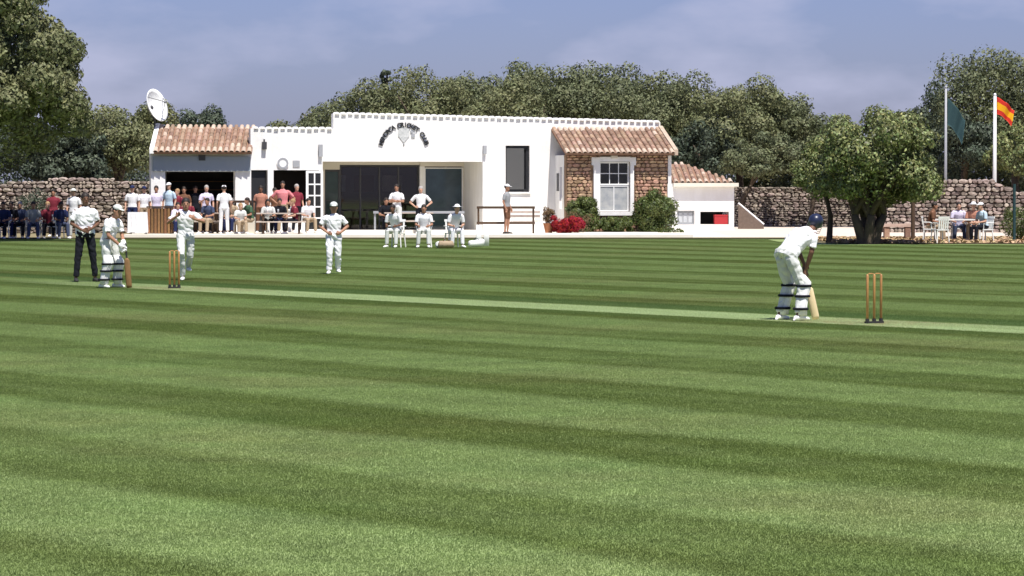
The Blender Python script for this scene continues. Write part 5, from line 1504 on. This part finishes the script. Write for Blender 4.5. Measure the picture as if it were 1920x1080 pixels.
MB().ell((0, 0, .10), (.12, .14, .11), 12, 8).build('shell', C_cream, hp_, smooth=True); MB().loft([((0, -.10, .10), (.09, 0, 0), (0, 0, .01)), ((0, -.2, .08), (.06, 0, 0), (0, 0, .008))], 10).build('peak', C_cream, hp_)
# picnic table sitters
sit('woman in a white top sitting at the plank picnic table', 503, 128.3, FC, top=C_cream, legs=C_black, group=GT, skin=M_skintan, h=1.66)
sit('person in a maroon top sitting at the right end of the plank picnic table', 556, 127.5, PI / 2 + .3, top=C_red, legs=C_black, group=GT, hair=M_hairfair, h=1.68)
sit('person in a maroon shirt sitting behind the bowler', 352, 128.1, FC, top=C_red, legs=C_blue, group=GT, h=1.70)
sit('person in a dark top sitting to the right of the bowler', 392, 127.6, FC - .4, top=C_blue, legs=C_khaki, group=GT, skin=M_skintan, h=1.72)
sit('child in a purple and white top sitting left of the bowler', 332, 127.2, FC + .3, top=C_lav, legs=C_navy, group=GT, h=1.5)
sit('small child in a cream top sitting by the planter', 449, 127.4, FC + .4, top=C_cream, legs=C_khaki, group=GT, h=1.45, hair=M_hairfair)
sit('man in a green top sitting with his side to the dark rail', 470, 127.9, FC - 1.0, top=C_green, legs=C_khaki, group=GT, skin=M_skintan, h=1.74)
sit('person in a black top at the middle of the plank picnic table', 524, 128.4, FC + .1, top=C_black, legs=C_navy, group=GT, skin=M_skintan, h=1.7)
sit('person in white sitting between the table and the glazed door', 575, 128.9, FC + .5, top=C_white, legs=C_khaki, group=GT, skin=M_skin, h=1.7)
sit('man in a khaki top seated just right of the all white player', 436, 128.6, FC - .3, top=C_khaki, legs=C_navy, group=GT, hair=M_hairgrey, h=1.72)
stand('man in a black top deep inside the bar hatch', 366, 130.9, FC + .2, top=C_black, legs=C_black, group=GS, h=1.74, skin=M_skintan)
stand('woman in a maroon top between the slatted counter and the hatch', 333, 129.0, FC - .6, top=C_red, legs=C_cream, group=GS, h=1.62, hair=M_hairfair)
stand('woman in a brown top in the shade of the middle window', 515, 130.4, FC + .7, top=C_brown, legs=C_black, group=GS, h=1.66, skin=M_skintan)
sit('person in black seated behind the left standing man on the veranda', 722, 130.0, FC + .3, top=C_black, legs=C_black, group=GT, skin=M_skintan, h=1.72)
# shaded crowd on the left
shade = [(24, 'dark haired person in black squeezed between the first two shaded sitters', C_black, C_navy, M_skintan, M_hair), (8, 'person in navy seated at the far left edge in the tree shade', C_navy, C_black, M_skintan, M_hair), (38, 'grey haired person in slate blue in the tree shade', C_blue, C_black, M_skintan, M_hairgrey),
         (62, 'person in a grey top seated under the big tree', C_grey, C_blue, M_skintan, M_hair), (88, 'person in maroon seated under the big tree', C_red, C_black, M_skin, M_hairfair),
         (112, 'dark skinned person in navy seated left of the umpire', C_navy, C_blue, M_skindark, M_hair)]
for i, (px, lb, c1, c2, sk, hr) in enumerate(shade):
    Y_ = 125.4 - (i % 2) * .5; rz_ = FC + (-.3 + .15 * i)
    sit(lb, px, Y_, rz_, .004, top=c1, legs=c2, skin=sk, hair=hr, group='seated crowd in the shade of the big tree')
    nm = ['dark haired person in black', 'far left person', 'grey haired person in slate blue', 'person in a grey top', 'person in maroon under the tree', 'person in navy left of the umpire'][i]
    chair(X_at(px, Y_), Y_ + .02, 0.002, rz_, 'plastic chair holding the ' + nm, CL)
stand('man in a dark red shirt standing behind the shaded seats', 100, 130, FC, .0, top=C_red, legs=C_black, group='seated crowd in the shade of the big tree', skin=M_skintan)
# right hand table
for px, Y_, rz_, lb, kw in ((1744, 116.6, -PI / 2 - .2, 'dark haired person in brown at the left of the garden table', dict(top=C_brown, legs=C_khaki, skin=M_skintan)),
                            (1797, 118.1, FC, 'person in a lavender top behind the garden table', dict(top=C_lav, legs=C_blue, hair=M_hair)),
                            (1846, 115.6, PI / 2 + .5, 'person in a pale blue top and white cap right of the garden table', dict(top=C_pale, legs=C_black, hat='cap', hatm=C_white)),
                            (1826, 117.6, FC - .2, 'person in a white sun hat at the corner of the garden table', dict(top=C_salmon, legs=C_khaki, hat='sunhat', hatm=C_white))):
    sit(lb, px, Y_, rz_, .03, group='people round the garden table', **kw)
    chair(X_at(px, Y_), Y_ + .01, .03, rz_, 'white chair of the ' + lb.replace(' of the garden table', '').replace(' behind the garden table', ' behind the table'), CR)
chair(X_at(1762, 115), 114.9, .03, .4, 'empty white chair in front of the garden table', CR)

# a few bottles, plates and glasses on the picnic table
for k, (dx, dy) in enumerate(((-.5, .1), (-.1, -.12), (.35, .08))):
    t = thing('drink_can' if k == 1 else 'water_bottle', ['white bottle at the left end of the plank picnic table', 'silver can in the middle of the plank picnic table', 'white bottle at the right of the plank picnic table'][k],
              'can' if k == 1 else 'bottle', (X_at(527, 127.6) + dx, 127.6 + dy, .14 + .76))
    MB().tube([(0, 0, 0), (0, 0, .14 if k == 1 else .2)], .034, 8).build('body', M_grey if k == 1 else M_wpaint, t, smooth=True)
    if k != 1: MB().tube([(0, 0, .2), (0, 0, .26)], [.02, .014], 8).build('neck', M_grey, t)
print('objects', len(bpy.data.objects), 'tris approx', sum(len(m.polygons) for m in bpy.data.meshes))
